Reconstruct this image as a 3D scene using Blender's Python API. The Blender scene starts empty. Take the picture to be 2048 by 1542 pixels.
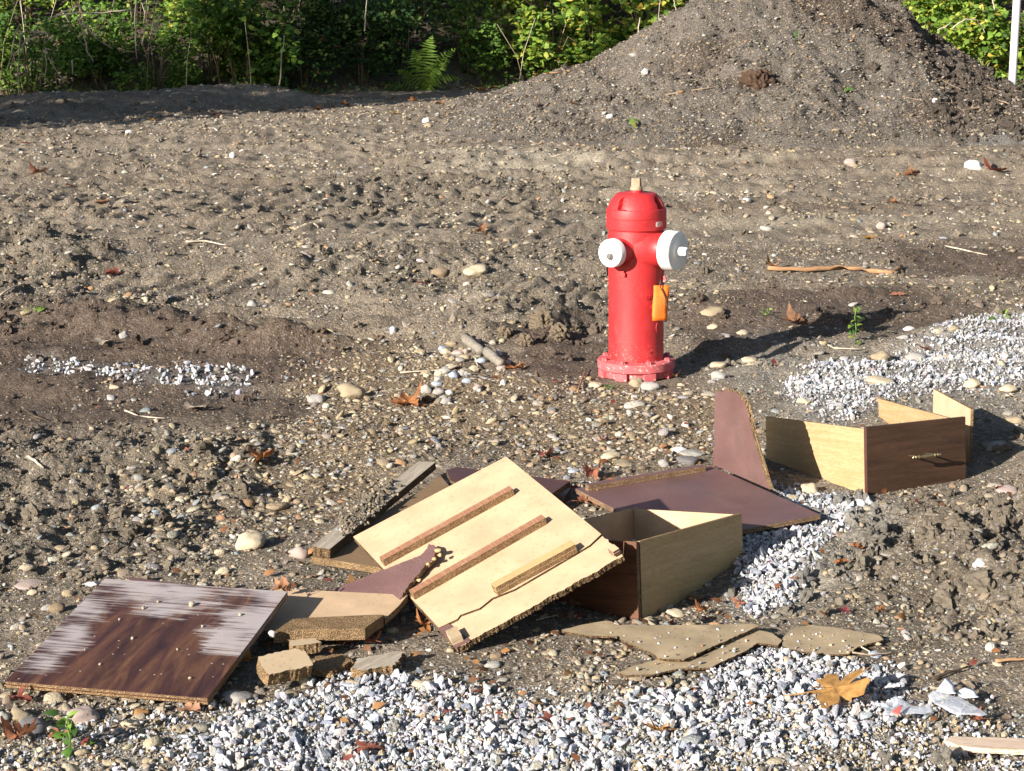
import bpy, bmesh, math, random
import numpy as np
from mathutils import Vector, Matrix, Euler
sc = bpy.context.scene
COL = sc.collection
rnd = random.Random(7)
rng = np.random.default_rng(11)

# ------------------------------------------------------------------ camera, sky, sun, exposure
FPX, CAM_H, PITCH = 3700.0, 1.65, math.radians(12.3)
cd = bpy.data.cameras.new('camera'); cam = bpy.data.objects.new('camera', cd); COL.objects.link(cam)
cam.location = (0, 0, CAM_H); cam.rotation_euler = (math.radians(90) - PITCH, 0, 0)
cd.sensor_width = 36; cd.lens = FPX / 2048 * 36; cd.clip_start = 0.05; cd.clip_end = 2000
sc.camera = cam
SUN_EL, SUN_AZ = math.radians(21.0), math.radians(44.5)      # azimuth of the light's travel, from +X towards +Y
TRAVEL = Vector((math.cos(SUN_EL) * math.cos(SUN_AZ), math.cos(SUN_EL) * math.sin(SUN_AZ), -math.sin(SUN_EL)))
world = bpy.data.worlds.new('World'); sc.world = world; world.use_nodes = True
wn = world.node_tree.nodes; wn.clear()
sky = wn.new('ShaderNodeTexSky'); sky.sky_type = 'NISHITA'; sky.sun_disc = False
sky.sun_elevation = SUN_EL
sx, sy = -TRAVEL.x, -TRAVEL.y
sky.sun_rotation = math.atan2(sx, sy) % (2 * math.pi)
bg = wn.new('ShaderNodeBackground'); bg.inputs[1].default_value = 0.05
wo = wn.new('ShaderNodeOutputWorld')
world.node_tree.links.new(sky.outputs[0], bg.inputs[0]); world.node_tree.links.new(bg.outputs[0], wo.inputs[0])
sd = bpy.data.lights.new('sun', 'SUN'); sd.energy = 5.0; sd.angle = math.radians(0.5); sd.color = (1.0, 0.93, 0.84)
sun = bpy.data.objects.new('sun', sd); COL.objects.link(sun)
sun.rotation_euler = TRAVEL.to_track_quat('-Z', 'Y').to_euler(); sun.location = (-20, -20, 20)
sc.view_settings.view_transform = 'Standard'; sc.view_settings.look = 'None'
sc.view_settings.exposure = 1.16; sc.view_settings.gamma = 1.0; sc.view_settings.use_curve_mapping = False

# ------------------------------------------------------------------ picture <-> place
cR = np.array([1, 0, 0.]); cF = np.array([0, math.cos(PITCH), -math.sin(PITCH)]); cU = np.array([0, math.sin(PITCH), math.cos(PITCH)])
CC = np.array([0, 0, CAM_H])
def ray(x, y): return (x - 1024) / FPX * cR - (y - 771) / FPX * cU + cF
def gp(x, y, z=0.0):
    d = ray(x, y); return CC + (z - CAM_H) / d[2] * d
def atY(x, y, Y):
    d = ray(x, y); return CC + d * (Y / d[1])
def onplane(x, y, p0, n):
    p0 = np.array(p0); n = np.array(n)
    d = ray(x, y); return CC + d * (float(np.dot(p0 - CC, n)) / float(np.dot(d, n)))
def proj(X, Y, Z):
    w = Y * cF[1] + (Z - CAM_H) * cF[2]
    u = Y * cU[1] + (Z - CAM_H) * cU[2]
    return 1024 + FPX * X / w, 771 - FPX * u / w

# ------------------------------------------------------------------ noise
def _h(ix, iy, s):
    n = (ix.astype(np.int64) * 374761393 + iy.astype(np.int64) * 668265263 + s * 974711) & 0xFFFFFFFF
    n = ((n ^ (n >> 13)) * 1274126177) & 0xFFFFFFFF
    n = n ^ (n >> 16)
    return (n & 0xFFFFFF) / float(0x1000000)
def vn(x, y, s=0):
    x = np.asarray(x, float); y = np.asarray(y, float)
    ix = np.floor(x); iy = np.floor(y); fx = x - ix; fy = y - iy
    ux = fx * fx * fx * (fx * (fx * 6 - 15) + 10); uy = fy * fy * fy * (fy * (fy * 6 - 15) + 10)
    def g(a, b):
        t = _h(ix + a, iy + b, s) * 2 * math.pi
        return np.cos(t) * (fx - a) + np.sin(t) * (fy - b)
    a = g(0, 0); b = g(1, 0); c = g(0, 1); d = g(1, 1)
    return 1.5 * (a + ux * (b - a) + uy * (c - a + ux * (a - b - c + d)))      # about -1..1
def fbm(x, y, s=0, o=3):
    r = 0; a = 1.0
    for i in range(o):
        r = r + a * vn(x * 2 ** i, y * 2 ** i, s + i * 17); a *= .5
    return r
def sstep(a, b, v):
    t = np.clip((v - a) / (b - a), 0, 1); return t * t * (3 - 2 * t)

def poly_sd(px, py, poly):
    """signed distance in pixels, positive inside"""
    px = np.asarray(px, float); py = np.asarray(py, float)
    d = np.full(px.shape, 1e9); ins = np.zeros(px.shape, bool); n = len(poly)
    for i in range(n):
        x1, y1 = poly[i]; x2, y2 = poly[(i + 1) % n]
        ex, ey = x2 - x1, y2 - y1
        t = np.clip(((px - x1) * ex + (py - y1) * ey) / (ex * ex + ey * ey + 1e-9), 0, 1)
        d = np.minimum(d, (px - x1 - t * ex) ** 2 + (py - y1 - t * ey) ** 2)
        c = (y1 > py) != (y2 > py)
        ins ^= c & (px < ex * (py - y1) / (ey if ey else 1e-9) + x1)
    d = np.sqrt(d); return np.where(ins, d, -d)

# zones of the yard, outlined where they lie on the ground
Z_WHITE = [[(560, 1400), (650, 1365), (800, 1352), (930, 1372), (1100, 1405), (1230, 1400), (1400, 1370), (1490, 1310), (1560, 1300), (1700, 1320), (1800, 1340), (1800, 1400), (1760, 1470), (1560, 1500), (1380, 1540), (1200, 1600), (300, 1600), (360, 1500), (470, 1440)],
           [(1650, 735), (1800, 715), (1880, 672), (2060, 635), (2400, 600), (2400, 760), (2060, 780), (1960, 800), (1800, 800), (1690, 860), (1600, 840), (1560, 800)],
           [(1560, 985), (1640, 1000), (1740, 1005), (1700, 1060), (1620, 1095), (1600, 1190), (1510, 1230), (1470, 1180), (1480, 1060), (1590, 1050)],
           [(60, 722), (170, 730), (250, 742), (360, 748), (480, 742), (500, 768), (430, 776), (330, 764), (240, 752), (170, 742), (60, 732)]]
Z_GRIT = [[(-300, 1640), (-300, 1500), (150, 1440), (300, 1420), (460, 1405), (560, 1400), (900, 1372), (1200, 1400), (1400, 1370), (1800, 1400), (2400, 1470), (2400, 1700)],
          [(1500, 680), (1700, 720), (2100, 640), (2400, 600), (2400, 860), (2000, 850), (1600, 850), (1450, 790)],
          [(1480, 960), (1780, 1000), (1800, 1080), (1640, 1200), (1480, 1240)]]
Z_MOIST = [[(-300, 600), (200, 610), (420, 640), (640, 680), (760, 700), (700, 730), (520, 770), (620, 810), (600, 850), (330, 850), (150, 860), (-300, 870)],
           [(1000, 690), (1180, 640), (1215, 700), (1200, 770), (1050, 775)],
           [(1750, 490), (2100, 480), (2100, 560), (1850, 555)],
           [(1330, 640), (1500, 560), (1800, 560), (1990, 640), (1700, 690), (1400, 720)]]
Z_PEB = [[(560, 700), (760, 680), (1000, 760), (1200, 775), (1400, 790), (1480, 860), (1420, 920), (1100, 950), (1000, 900), (850, 900), (700, 1000), (500, 1100), (300, 1100), (250, 950), (500, 850), (640, 830), (560, 770)]]
Z_ROUGH = [[(-300, 860), (200, 850), (520, 860), (560, 1100), (400, 1150), (100, 1180), (-300, 1300)],
           [(1620, 1000), (2400, 900), (2400, 1290), (1700, 1300), (1500, 1235), (1540, 1180), (1640, 1090)],
           [(940, 620), (1100, 580), (1200, 620), (1190, 690), (1080, 720), (960, 690)],
           [(-300, 560), (250, 590), (560, 660), (700, 700), (560, 720), (300, 660), (-300, 640)],
           [(-300, 440), (120, 450), (260, 520), (150, 600), (-300, 600)],
           [(560, 520), (900, 500), (1150, 500), (1150, 560), (800, 600), (560, 570)],
           [(560, 390), (760, 350), (1180, 370), (1200, 420), (900, 430), (640, 420)],
           [(580, 1110), (800, 1110), (800, 1190), (600, 1180)]]
def zmask(polys, px, py, soft=18):
    m = np.zeros(np.shape(px))
    for p in polys: m = np.maximum(m, sstep(-soft, soft, poly_sd(px, py, p)))
    return m
FLAT = [(-.95, 4.35, .62), (-.1, 4.85, .62), (.4, 5.0, .45), (.6, 5.6, .5), (1.2, 6.1, .5), (-.35, 5.3, .5), (.35, 4.35, .3), (.75, 4.45, .45), (1.0, 4.55, .35), (-.4, 4.4, .35), (.54, 7.7, .35), (-.55, 4.45, .3)]
def flatness(x, y):
    m = np.zeros(np.shape(x))
    for a, b, r in FLAT: m = np.maximum(m, 1 - sstep(r * .75, r * 1.35, np.hypot(x - a, y - b)))
    return m
def ridge(x, y, pts, w, h, s=3):
    """a low heap along a line of picture points"""
    g = [gp(*p)[:2] for p in pts]; d = np.full(np.shape(x), 1e9)
    for (x1, y1), (x2, y2) in zip(g[:-1], g[1:]):
        ex, ey = x2 - x1, y2 - y1
        t = np.clip(((x - x1) * ex + (y - y1) * ey) / (ex * ex + ey * ey), 0, 1)
        d = np.minimum(d, np.hypot(x - x1 - t * ex, y - y1 - t * ey))
    d = d + .35 * w * vn(x / w * .8, y / w * .8, s)
    return h * np.exp(-np.clip(d, 0, None) ** 2 / (w * w))
def height(x, y):
    x = np.asarray(x, float); y = np.asarray(y, float)
    px, py = proj(x, np.maximum(y, 1.5), 0 * x)
    jx = px + 30 * fbm(x * 2.2, y * 2.2, 5); jy = py + 16 * fbm(x * 2.2 + 9, y * 2.2, 6)
    rough = zmask(Z_ROUGH, jx, jy, 24)
    fl = flatness(x, y)
    far = sstep(9, 18, y)
    z = .035 * vn(x * .35, y * .35, 1) + .018 * vn(x * 1.1, y * 1.1, 2)
    r1 = np.abs(vn(x * 5.2, y * 5.2, 21)); r2 = np.abs(vn(x * 11, y * 11, 22))
    zr = sstep(-24, 24, poly_sd(jx, jy, Z_ROUGH[1]))
    rough = rough * (.8 + .9 * zr)
    z = z + rough * (.034 * r1 + .022 * r2 + .02 * vn(x * 2.6, y * 2.6, 23))
    z = z + (.010 + .010 * rough + .018 * far) * vn(x * 8, y * 5.5, 31) + (.0055 + .010 * rough) * vn(x * 19, y * 19, 32) + (.003 + .005 * rough) * vn(x * 43, y * 43, 33)
    z = z + .0015 * vn(x * 95, y * 95, 34)
    # wheel lugs pressed into the mud, several passes
    for (pl, dx, dy, pitch, amp, s) in ((((-300, 380), (980, 360), (1220, 470), (900, 560), (300, 600), (-300, 560)), .38, .92, .17, .024, 41),
                                        (((-300, 620), (420, 650), (760, 700), (560, 850), (-300, 870)), .50, .86, .13, .018, 43),
                                        (((1000, 560), (1200, 470), (1240, 640), (1000, 660)), .42, .9, .15, .028, 45)):
        m = sstep(-20, 30, poly_sd(jx, jy, pl))
        ph = (x * dy - y * dx) / pitch + .18 * vn(x * 1.3, y * 1.3, s)
        band = sstep(-.1, .35, np.sin(y * 1.55 + .5 * x + .8 * vn(x * .6, y * .6, s + 1)))
        z = z + m * band * amp * (np.clip(np.sin(2 * math.pi * ph), -.2, 1) + .25 * vn(x * 9, y * 9, s + 2))
    yy = y - .10 * x + .25 * vn(x * .35, y * .35, 141)
    mid = sstep(6.6, 8.2, y) * sstep(22, 17, y)
    rut = 1 - np.abs(vn(x * .22, yy * 1.9, 142)); rut = sstep(.72, 1.0, rut)
    z = z + mid * (.065 * rut * (.6 + .5 * vn(x * 4, y * 4, 143)) - .03 * sstep(.0, .5, vn(x * .18, yy * 1.1, 144)))
    z = z * (1 - .93 * fl)
    z = z + .0025 * fl * vn(x * 30, y * 30, 51)
    # heaps and ledges
    k = 1 - fl
    z = z + k * ridge(x, y, [(190, 640), (330, 655), (480, 672), (560, 690)], .16, .085)
    z = z + k * ridge(x, y, [(980, 690), (1040, 680), (1090, 660), (1120, 655)], .12, .07)
    z = z + k * ridge(x, y, [(-100, 520), (60, 500), (140, 540)], .3, .10)
    z = z + k * ridge(x, y, [(600, 560), (760, 560), (900, 545), (1040, 560)], .28, .07)
    z = z + k * ridge(x, y, [(870, 330), (1010, 318), (1180, 330), (1500, 322), (2060, 345), (2400, 360)], .55, .12, 8)
    z = z + k * ridge(x, y, [(100, 222), (300, 216), (500, 203)], .8, .22, 9)
    z = z + k * ridge(x, y, [(-200, 300), (250, 280), (700, 262)], .7, .07, 10)
    z = z + k * ridge(x, y, [(640, 395), (800, 388), (1000, 400), (1190, 405)], .4, .08, 11)
    z = z + k * ridge(x, y, [(1650, 1290), (1760, 1270), (1960, 1230)], .12, .05, 12)
    z = z + k * ridge(x, y, [(-60, 940), (200, 930), (330, 920)], .2, .06, 13)
    z = z + 0.0 - .035 * np.exp(-((x - .38) ** 2 / .07 + (y - 4.93) ** 2 / .10))
    # wooded bank
    yb = 27.6 + 2.4 * sstep(-4.5, .5, x) - 1.5 * sstep(4, 9, x) + .5 * vn(x * .5, y * .2, 61)
    z = z + .42 * np.clip(y - yb - .3, 0, 14) * sstep(0, 1.5, y - yb)
    return z
def zat(x, y): return float(height(np.array([x]), np.array([y]))[0])
def gr(px, py):
    """the point of the ground seen at a pixel of the photograph"""
    z = 0.0
    for _ in range(6):
        p = gp(px, py, z); z = .5 * z + .5 * zat(p[0], p[1])
    p = gp(px, py, z); return np.array([p[0], p[1], zat(p[0], p[1])])

# ------------------------------------------------------------------ node helpers
def newmat(name, rough=.8, spec=.3):
    m = bpy.data.materials.new(name); m.use_nodes = True
    b = m.node_tree.nodes['Principled BSDF']; b.inputs['Roughness'].default_value = rough
    b.inputs['Specular IOR Level'].default_value = spec
    return m, m.node_tree, b
def N(t, typ, **kw):
    n = t.nodes.new(typ)
    for k, v in kw.items():
        if k.startswith('_'): setattr(n, k[1:], v)
        else: n.inputs[k.replace('__', ' ')].default_value = v
    return n
def L(t, a, b): t.links.new(a, b)
def noise(t, scale, detail=4, vec=None, rough=.5, dist=0):
    n = N(t, 'ShaderNodeTexNoise'); n.inputs['Scale'].default_value = scale; n.inputs['Detail'].default_value = detail
    n.inputs['Roughness'].default_value = rough; n.inputs['Distortion'].default_value = dist
    if vec: L(t, vec, n.inputs['Vector'])
    return n
def voro(t, scale, vec=None, feature='F1'):
    n = N(t, 'ShaderNodeTexVoronoi'); n.feature = feature; n.inputs['Scale'].default_value = scale
    if vec: L(t, vec, n.inputs['Vector'])
    return n
def ramp(t, fac, stops):
    r = N(t, 'ShaderNodeValToRGB'); e = r.color_ramp.elements
    while len(e) < len(stops): e.new(.5)
    for i, (p, c) in enumerate(stops):
        e[i].position = p; e[i].color = (*c, 1) if len(c) == 3 else c
    L(t, fac, r.inputs[0]); return r
def g1(v): return (v, v, v)
def mixc(t, fac, a, b, mode='MIX'):
    m = N(t, 'ShaderNodeMix', _data_type='RGBA', _blend_type=mode)
    for s, v in ((m.inputs[0], fac), (m.inputs[6], a), (m.inputs[7], b)):
        if isinstance(v, (int, float)): s.default_value = v
        elif isinstance(v, tuple): s.default_value = (*v, 1)
        else: L(t, v, s)
    return m.outputs[2]
def mth(t, op, a, b=0.0, c=0.0):
    m = N(t, 'ShaderNodeMath', _operation=op)
    for i, v in enumerate((a, b, c)):
        if isinstance(v, (int, float)): m.inputs[i].default_value = v
        else: L(t, v, m.inputs[i])
    return m.outputs[0]
def bump(t, b, h, strength=.5, dist=.01, normal=None):
    n = N(t, 'ShaderNodeBump'); n.inputs['Strength'].default_value = strength; n.inputs['Distance'].default_value = dist
    L(t, h, n.inputs['Height'])
    if normal: L(t, normal, n.inputs['Normal'])
    L(t, n.outputs[0], b.inputs['Normal']); return n.outputs[0]
def objco(t): return N(t, 'ShaderNodeTexCoord').outputs['Object']
def geopos(t): return N(t, 'ShaderNodeNewGeometry').outputs['Position']
def mapping(t, vec, scale=(1, 1, 1), rot=(0, 0, 0), loc=(0, 0, 0)):
    m = N(t, 'ShaderNodeMapping'); m.inputs['Scale'].default_value = scale; m.inputs['Rotation'].default_value = rot; m.inputs['Location'].default_value = loc
    L(t, vec, m.inputs['Vector']); return m.outputs[0]

# ------------------------------------------------------------------ materials
def ground_mat(name):
    m, t, b = newmat(name, .92, .15)
    p = geopos(t)
    a = N(t, 'ShaderNodeAttribute', _attribute_name='soil')
    n1 = noise(t, 3.0, 5, p, .6); n2 = noise(t, 38, 6, p, .7)
    c = mixc(t, 1.0, a.outputs['Color'], ramp(t, n1.outputs[0], [(.3, g1(.66)), (.7, g1(1.3))]).outputs[0], 'MULTIPLY')
    c = mixc(t, 1.0, c, ramp(t, n2.outputs[0], [(.3, g1(.5)), (.7, g1(1.4))]).outputs[0], 'MULTIPLY')
    # grit grains of many colours
    v1 = voro(t, 95, p); v2 = voro(t, 210, p)
    for v, cut, k in ((v1, .62, .75), (v2, .55, .7)):
        h = N(t, 'ShaderNodeSeparateColor'); L(t, v.outputs['Color'], h.inputs[0])
        gc = ramp(t, h.outputs[1], [(0, (.10, .085, .07)), (.25, (.20, .15, .10)), (.5, (.30, .25, .18)), (.72, (.42, .33, .20)), (.86, (.40, .40, .42)), (1, (.62, .60, .56))]).outputs[0]
        sel = mth(t, 'GREATER_THAN', h.outputs[0], cut)
        sel = mth(t, 'MULTIPLY', sel, mth(t, 'LESS_THAN', v.outputs['Distance'], .42))
        sel = mth(t, 'MULTIPLY', sel, k)
        am = N(t, 'ShaderNodeAttribute', _attribute_name='grit')
        sel = mth(t, 'MULTIPLY', sel, am.outputs['Fac'])
        c = mixc(t, sel, c, gc)
    L(t, c, b.inputs['Base Color'])
    hh = mth(t, 'ADD', mth(t, 'MULTIPLY', n2.outputs[0], 1.4), mth(t, 'MULTIPLY', v1.outputs['Distance'], -.35))
    hh = mth(t, 'ADD', hh, mth(t, 'MULTIPLY', noise(t, 160, 4, p, .7).outputs[0], .5))
    bump(t, b, hh, 1.0, .016)
    return m
M_GROUND = ground_mat('soil')
def inst_mat(name, rough=.8, clod=False):
    m, t, b = newmat(name, rough, .25)
    a = N(t, 'ShaderNodeAttribute', _attribute_name='col'); a.attribute_type = 'INSTANCER'
    o = objco(t)
    n = noise(t, 3.5 if not clod else 6, 5, o, .65)
    c = mixc(t, 1.0, a.outputs['Color'], ramp(t, n.outputs[0], [(.3, g1(.7)), (.7, g1(1.2))]).outputs[0], 'MULTIPLY')
    if not clod:
        sp = noise(t, 16, 3, o, .8); c = mixc(t, ramp(t, sp.outputs[0], [(.58, g1(0)), (.68, g1(.45))]).outputs[0], c, (.16, .13, .10))
    L(t, c, b.inputs['Base Color'])
    bump(t, b, n.outputs[0], .5, .15 if clod else .06)
    return m
M_PEB = inst_mat('pebble'); M_CRUSH = inst_mat('crushed_rock', .75); M_CLOD = inst_mat('mud', .95, True)
def rock_mat(name, col, dirt=.6, sc_=34):
    m, t, b = newmat(name, .8, .25); o = objco(t)
    n = noise(t, sc_, 6, o, .65); n2 = noise(t, sc_ * 4, 4, o, .8)
    c = mixc(t, 1.0, tuple(col), ramp(t, n.outputs[0], [(.3, g1(.72)), (.7, g1(1.2))]).outputs[0], 'MULTIPLY')
    c = mixc(t, ramp(t, n2.outputs[0], [(.55, g1(0)), (.72, g1(dirt))]).outputs[0], c, (.13, .10, .075))
    L(t, c, b.inputs['Base Color']); bump(t, b, mth(t, 'ADD', n.outputs[0], mth(t, 'MULTIPLY', n2.outputs[0], .3)), .5, .006)
    return m
_rm = {}
def rockm(col):
    k = tuple(round(c, 2) for c in col)
    if k not in _rm: _rm[k] = rock_mat('stone_%d' % len(_rm), col)
    return _rm[k]
def board_mat(name, base, speck, amt=.35, scale=260, dirt=.9):
    m, t, b = newmat(name, .75, .2); o = objco(t)
    n = noise(t, 9, 4, o, .55); n2 = noise(t, scale, 3, o, .7); v = voro(t, 150, o)
    c = mixc(t, 1.0, tuple(base), ramp(t, n.outputs[0], [(.3, g1(dirt)), (.7, g1(1.08))]).outputs[0], 'MULTIPLY')
    c = mixc(t, ramp(t, n2.outputs[0], [(.55, g1(0)), (.75, g1(amt))]).outputs[0], c, tuple(speck))
    h = N(t, 'ShaderNodeSeparateColor'); L(t, v.outputs['Color'], h.inputs[0])
    c = mixc(t, mth(t, 'MULTIPLY', mth(t, 'GREATER_THAN', h.outputs[0], .93), .35), c, tuple(speck))
    L(t, c, b.inputs['Base Color']); bump(t, b, n2.outputs[0], .25, .001)
    return m
M_PARTICLE = board_mat('particle_board_face', (.52, .370, .235), (.36, .23, .11), .35, 260, .8)
M_PARTICLE2 = board_mat('weathered_board_face', (.52, .40, .26), (.32, .22, .12), .5)
M_MASON = board_mat('hardboard_face', (.42, .325, .205), (.18, .135, .09), .5, 200, .62)
def chip_mat(name, a, bb, c2):
    m, t, b = newmat(name, .95, .1); o = objco(t)
    v = voro(t, 380, o); h = N(t, 'ShaderNodeSeparateColor'); L(t, v.outputs['Color'], h.inputs[0])
    n = noise(t, 14, 4, o, .6)
    c = ramp(t, h.outputs[0], [(0, a), (.45, bb), (.8, c2), (1, c2)]).outputs[0]
    c = mixc(t, 1.0, c, ramp(t, n.outputs[0], [(.3, g1(.6)), (.65, g1(1.15))]).outputs[0], 'MULTIPLY')
    L(t, c, b.inputs['Base Color'])
    bump(t, b, mth(t, 'ADD', v.outputs['Distance'], noise(t, 420, 3, o).outputs[0]), 1.0, .004)
    return m
M_CHIP = chip_mat('chip_edge', (.19, .12, .065), (.28, .18, .095), (.42, .29, .16))
M_CHIPD = chip_mat('dark_chip_edge', (.08, .05, .03), (.15, .095, .055), (.28, .19, .10))
def lam_mat(name, col, dust=.25, grain=False):
    m, t, b = newmat(name, .42, .45); o = objco(t)
    n = noise(t, 7, 5, o, .6); d = noise(t, 320, 3, o, .75)
    c = mixc(t, 1.0, tuple(col), ramp(t, n.outputs[0], [(.3, g1(.8)), (.7, g1(1.15))]).outputs[0], 'MULTIPLY')
    dm = mth(t, 'MULTIPLY', ramp(t, d.outputs[0], [(.56, g1(0)), (.66, g1(1))]).outputs[0], ramp(t, noise(t, 5, 3, o).outputs[0], [(.35, g1(.15)), (.65, g1(1))]).outputs[0])
    dm = mth(t, 'MULTIPLY', dm, dust)
    c = mixc(t, dm, c, (.50, .44, .36)); L(t, c, b.inputs['Base Color'])
    r = ramp(t, n.outputs[0], [(.3, g1(.35)), (.7, g1(.6))]); L(t, r.outputs[0], b.inputs['Roughness'])
    return m
M_LAM = lam_mat('plum_laminate', (.135, .070, .066), .9)
M_LAMD = lam_mat('dark_laminate', (.075, .030, .026), .35)
def wood_mat(name, light, dark, axis='X', scale=1.0, rough=.5, knots=0.0, contrast=1.0):
    m, t, b = newmat(name, rough, .35); o = objco(t)
    s = {'X': (1.2, 16, 16), 'Y': (16, 1.2, 16), 'Z': (16, 16, 1.2)}[axis]
    s = tuple(v * scale for v in s)
    mp = mapping(t, o, s)
    w = noise(t, 3.2, 6, mp, .6, .6); f = noise(t, 26, 4, mp, .7)
    c = ramp(t, w.outputs[0], [(.32, tuple(dark)), (.5, tuple((a + d) / 2 for a, d in zip(light, dark))), (.66, tuple(light))]).outputs[0]
    c = mixc(t, 1.0, c, ramp(t, f.outputs[0], [(.3, g1(1 - .35 * contrast)), (.6, g1(1.1))]).outputs[0], 'MULTIPLY')
    L(t, c, b.inputs['Base Color']); bump(t, b, f.outputs[0], .2, .001)
    return m
M_OAK = wood_mat('pale_oak_print', (.47, .33, .18), (.37, .25, .12), 'X', 1.5)
M_OAK2 = wood_mat('golden_oak_print', (.54, .36, .165), (.42, .27, .115), 'X', 1.3)
M_WALNUT = wood_mat('dark_walnut_print', (.085, .045, .026), (.045, .024, .015), 'X', 1.0, .45)
M_MAHOG = wood_mat('red_brown_print', (.15, .062, .030), (.07, .028, .015), 'X', 1.2, .5)
M_GREYWOOD = wood_mat('weathered_wood', (.52, .45, .35), (.30, .25, .19), 'Y', 1.4, .9)
M_PALEWOOD = wood_mat('split_wood', (.72, .58, .45), (.52, .38, .27), 'X', 1.0, .8)
M_TWIG = wood_mat('twig_bark', (.38, .29, .20), (.20, .14, .09), 'X', 2, .85)
M_TWIGP = wood_mat('pale_twig', (.62, .54, .42), (.40, .32, .24), 'X', 2, .85)
M_ROOT = wood_mat('orange_root', (.42, .24, .12), (.26, .14, .07), 'X', 2, .85)
M_DARKSTEM = wood_mat('dark_stem', (.12, .085, .05), (.05, .035, .02), 'X', 2, .85)
def runner_mat():
    """red-brown veneer cut across the grain, as on the glued drawer runners"""
    m, t, b = newmat('runner_veneer', .55, .3); o = objco(t)
    n = noise(t, 3, 4, mapping(t, o, (60, 4, 4)), .65)
    c = ramp(t, n.outputs[0], [(.3, (.21, .10, .06)), (.5, (.27, .135, .08)), (.62, (.33, .18, .105)), (.75, (.22, .11, .07))]).outputs[0]
    d = noise(t, 9, 5, o, .7); c = mixc(t, ramp(t, d.outputs[0], [(.55, g1(0)), (.72, g1(.5))]).outputs[0], c, (.55, .46, .38))
    L(t, c, b.inputs['Base Color']); return m
M_RUN = runner_mat()
def walnut_scuffed(Lx, Wy):
    """walnut print board, scraped white towards its far edge and right side"""
    m, t, b = newmat('scuffed_walnut_print', .38, .5); o = objco(t)
    sp = N(t, 'ShaderNodeSeparateXYZ'); L(t, o, sp.inputs[0]); X, Y = sp.outputs[0], sp.outputs[1]
    mp = mapping(t, o, (9, 1.6, 9), (0, 0, .06))
    w = noise(t, 2.6, 6, mp, .6, 1.2); f = noise(t, 30, 4, mp, .7)
    c = ramp(t, w.outputs[0], [(.30, (.028, .012, .010)), (.45, (.058, .022, .015)), (.56, (.088, .038, .020)), (.72, (.145, .068, .032))]).outputs[0]
    bands = ramp(t, noise(t, 1.0, 2, mapping(t, o, (11, .25, 1))).outputs[0], [(.4, g1(.8)), (.6, g1(1.25))]).outputs[0]
    c = mixc(t, 1.0, c, bands, 'MULTIPLY'); c = mixc(t, 1.0, c, ramp(t, f.outputs[0], [(.3, g1(.8)), (.6, g1(1.1))]).outputs[0], 'MULTIPLY')
    # streaks run nearly along the front edge
    st = mapping(t, o, (5, 85, 1), (0, 0, .22)); s1 = noise(t, 1.3, 6, st, .68)
    big = noise(t, 7.0, 3, mapping(t, o, (.6, 1, 1), (0, 0, .25)), .5)
    wob = noise(t, 5.0, 3, o); Yw = mth(t, 'ADD', Y, mth(t, 'MULTIPLY', mth(t, 'SUBTRACT', wob.outputs[0], .5), .55))
    top = mth(t, 'MULTIPLY', mth(t, 'SUBTRACT', Yw, .36), 3.0)                 # stronger to the far edge
    left = mth(t, 'MULTIPLY', mth(t, 'SUBTRACT', .10, X), 5.0)
    left = mth(t, 'MINIMUM', left, mth(t, 'MULTIPLY', mth(t, 'SUBTRACT', Y, .03), 6))
    right = mth(t, 'MINIMUM', mth(t, 'MULTIPLY', mth(t, 'SUBTRACT', mth(t, 'ADD', X, mth(t, 'MULTIPLY', mth(t, 'SINE', mth(t, 'MULTIPLY', Y, 330.0)), .008)), .395), 11), mth(t, 'MULTIPLY', mth(t, 'SUBTRACT', Y, .20), 12))
    bias = mth(t, 'MAXIMUM', mth(t, 'MAXIMUM', top, left), right)
    bias = mth(t, 'MINIMUM', mth(t, 'MAXIMUM', bias, -.45), .17)
    val = mth(t, 'ADD', mth(t, 'ADD', mth(t, 'MULTIPLY', s1.outputs[0], 1.0), mth(t, 'MULTIPLY', big.outputs[0], 1.25)), bias)
    sc_ = ramp(t, val, [(0, g1(0)), (1, g1(1))])
    mask = N(t, 'ShaderNodeMapRange'); L(t, val, mask.inputs[0]); mask.inputs[1].default_value = 1.14; mask.inputs[2].default_value = 1.36
    mm = mth(t, 'MULTIPLY', mask.outputs[0], .70)
    c = mixc(t, mm, c, (.46, .42, .42))
    dots = voro(t, 70, o); h = N(t, 'ShaderNodeSeparateColor'); L(t, dots.outputs['Color'], h.inputs[0])
    dm = mth(t, 'MULTIPLY', mth(t, 'GREATER_THAN', h.outputs[0], .9), mth(t, 'LESS_THAN', dots.outputs['Distance'], .16))
    c = mixc(t, mth(t, 'MULTIPLY', dm, .7), c, (.5, .45, .36))
    L(t, c, b.inputs['Base Color'])
    L(t, mth(t, 'ADD', .36, mth(t, 'MULTIPLY', mm, .5)), b.inputs['Roughness'])
    return m
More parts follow.
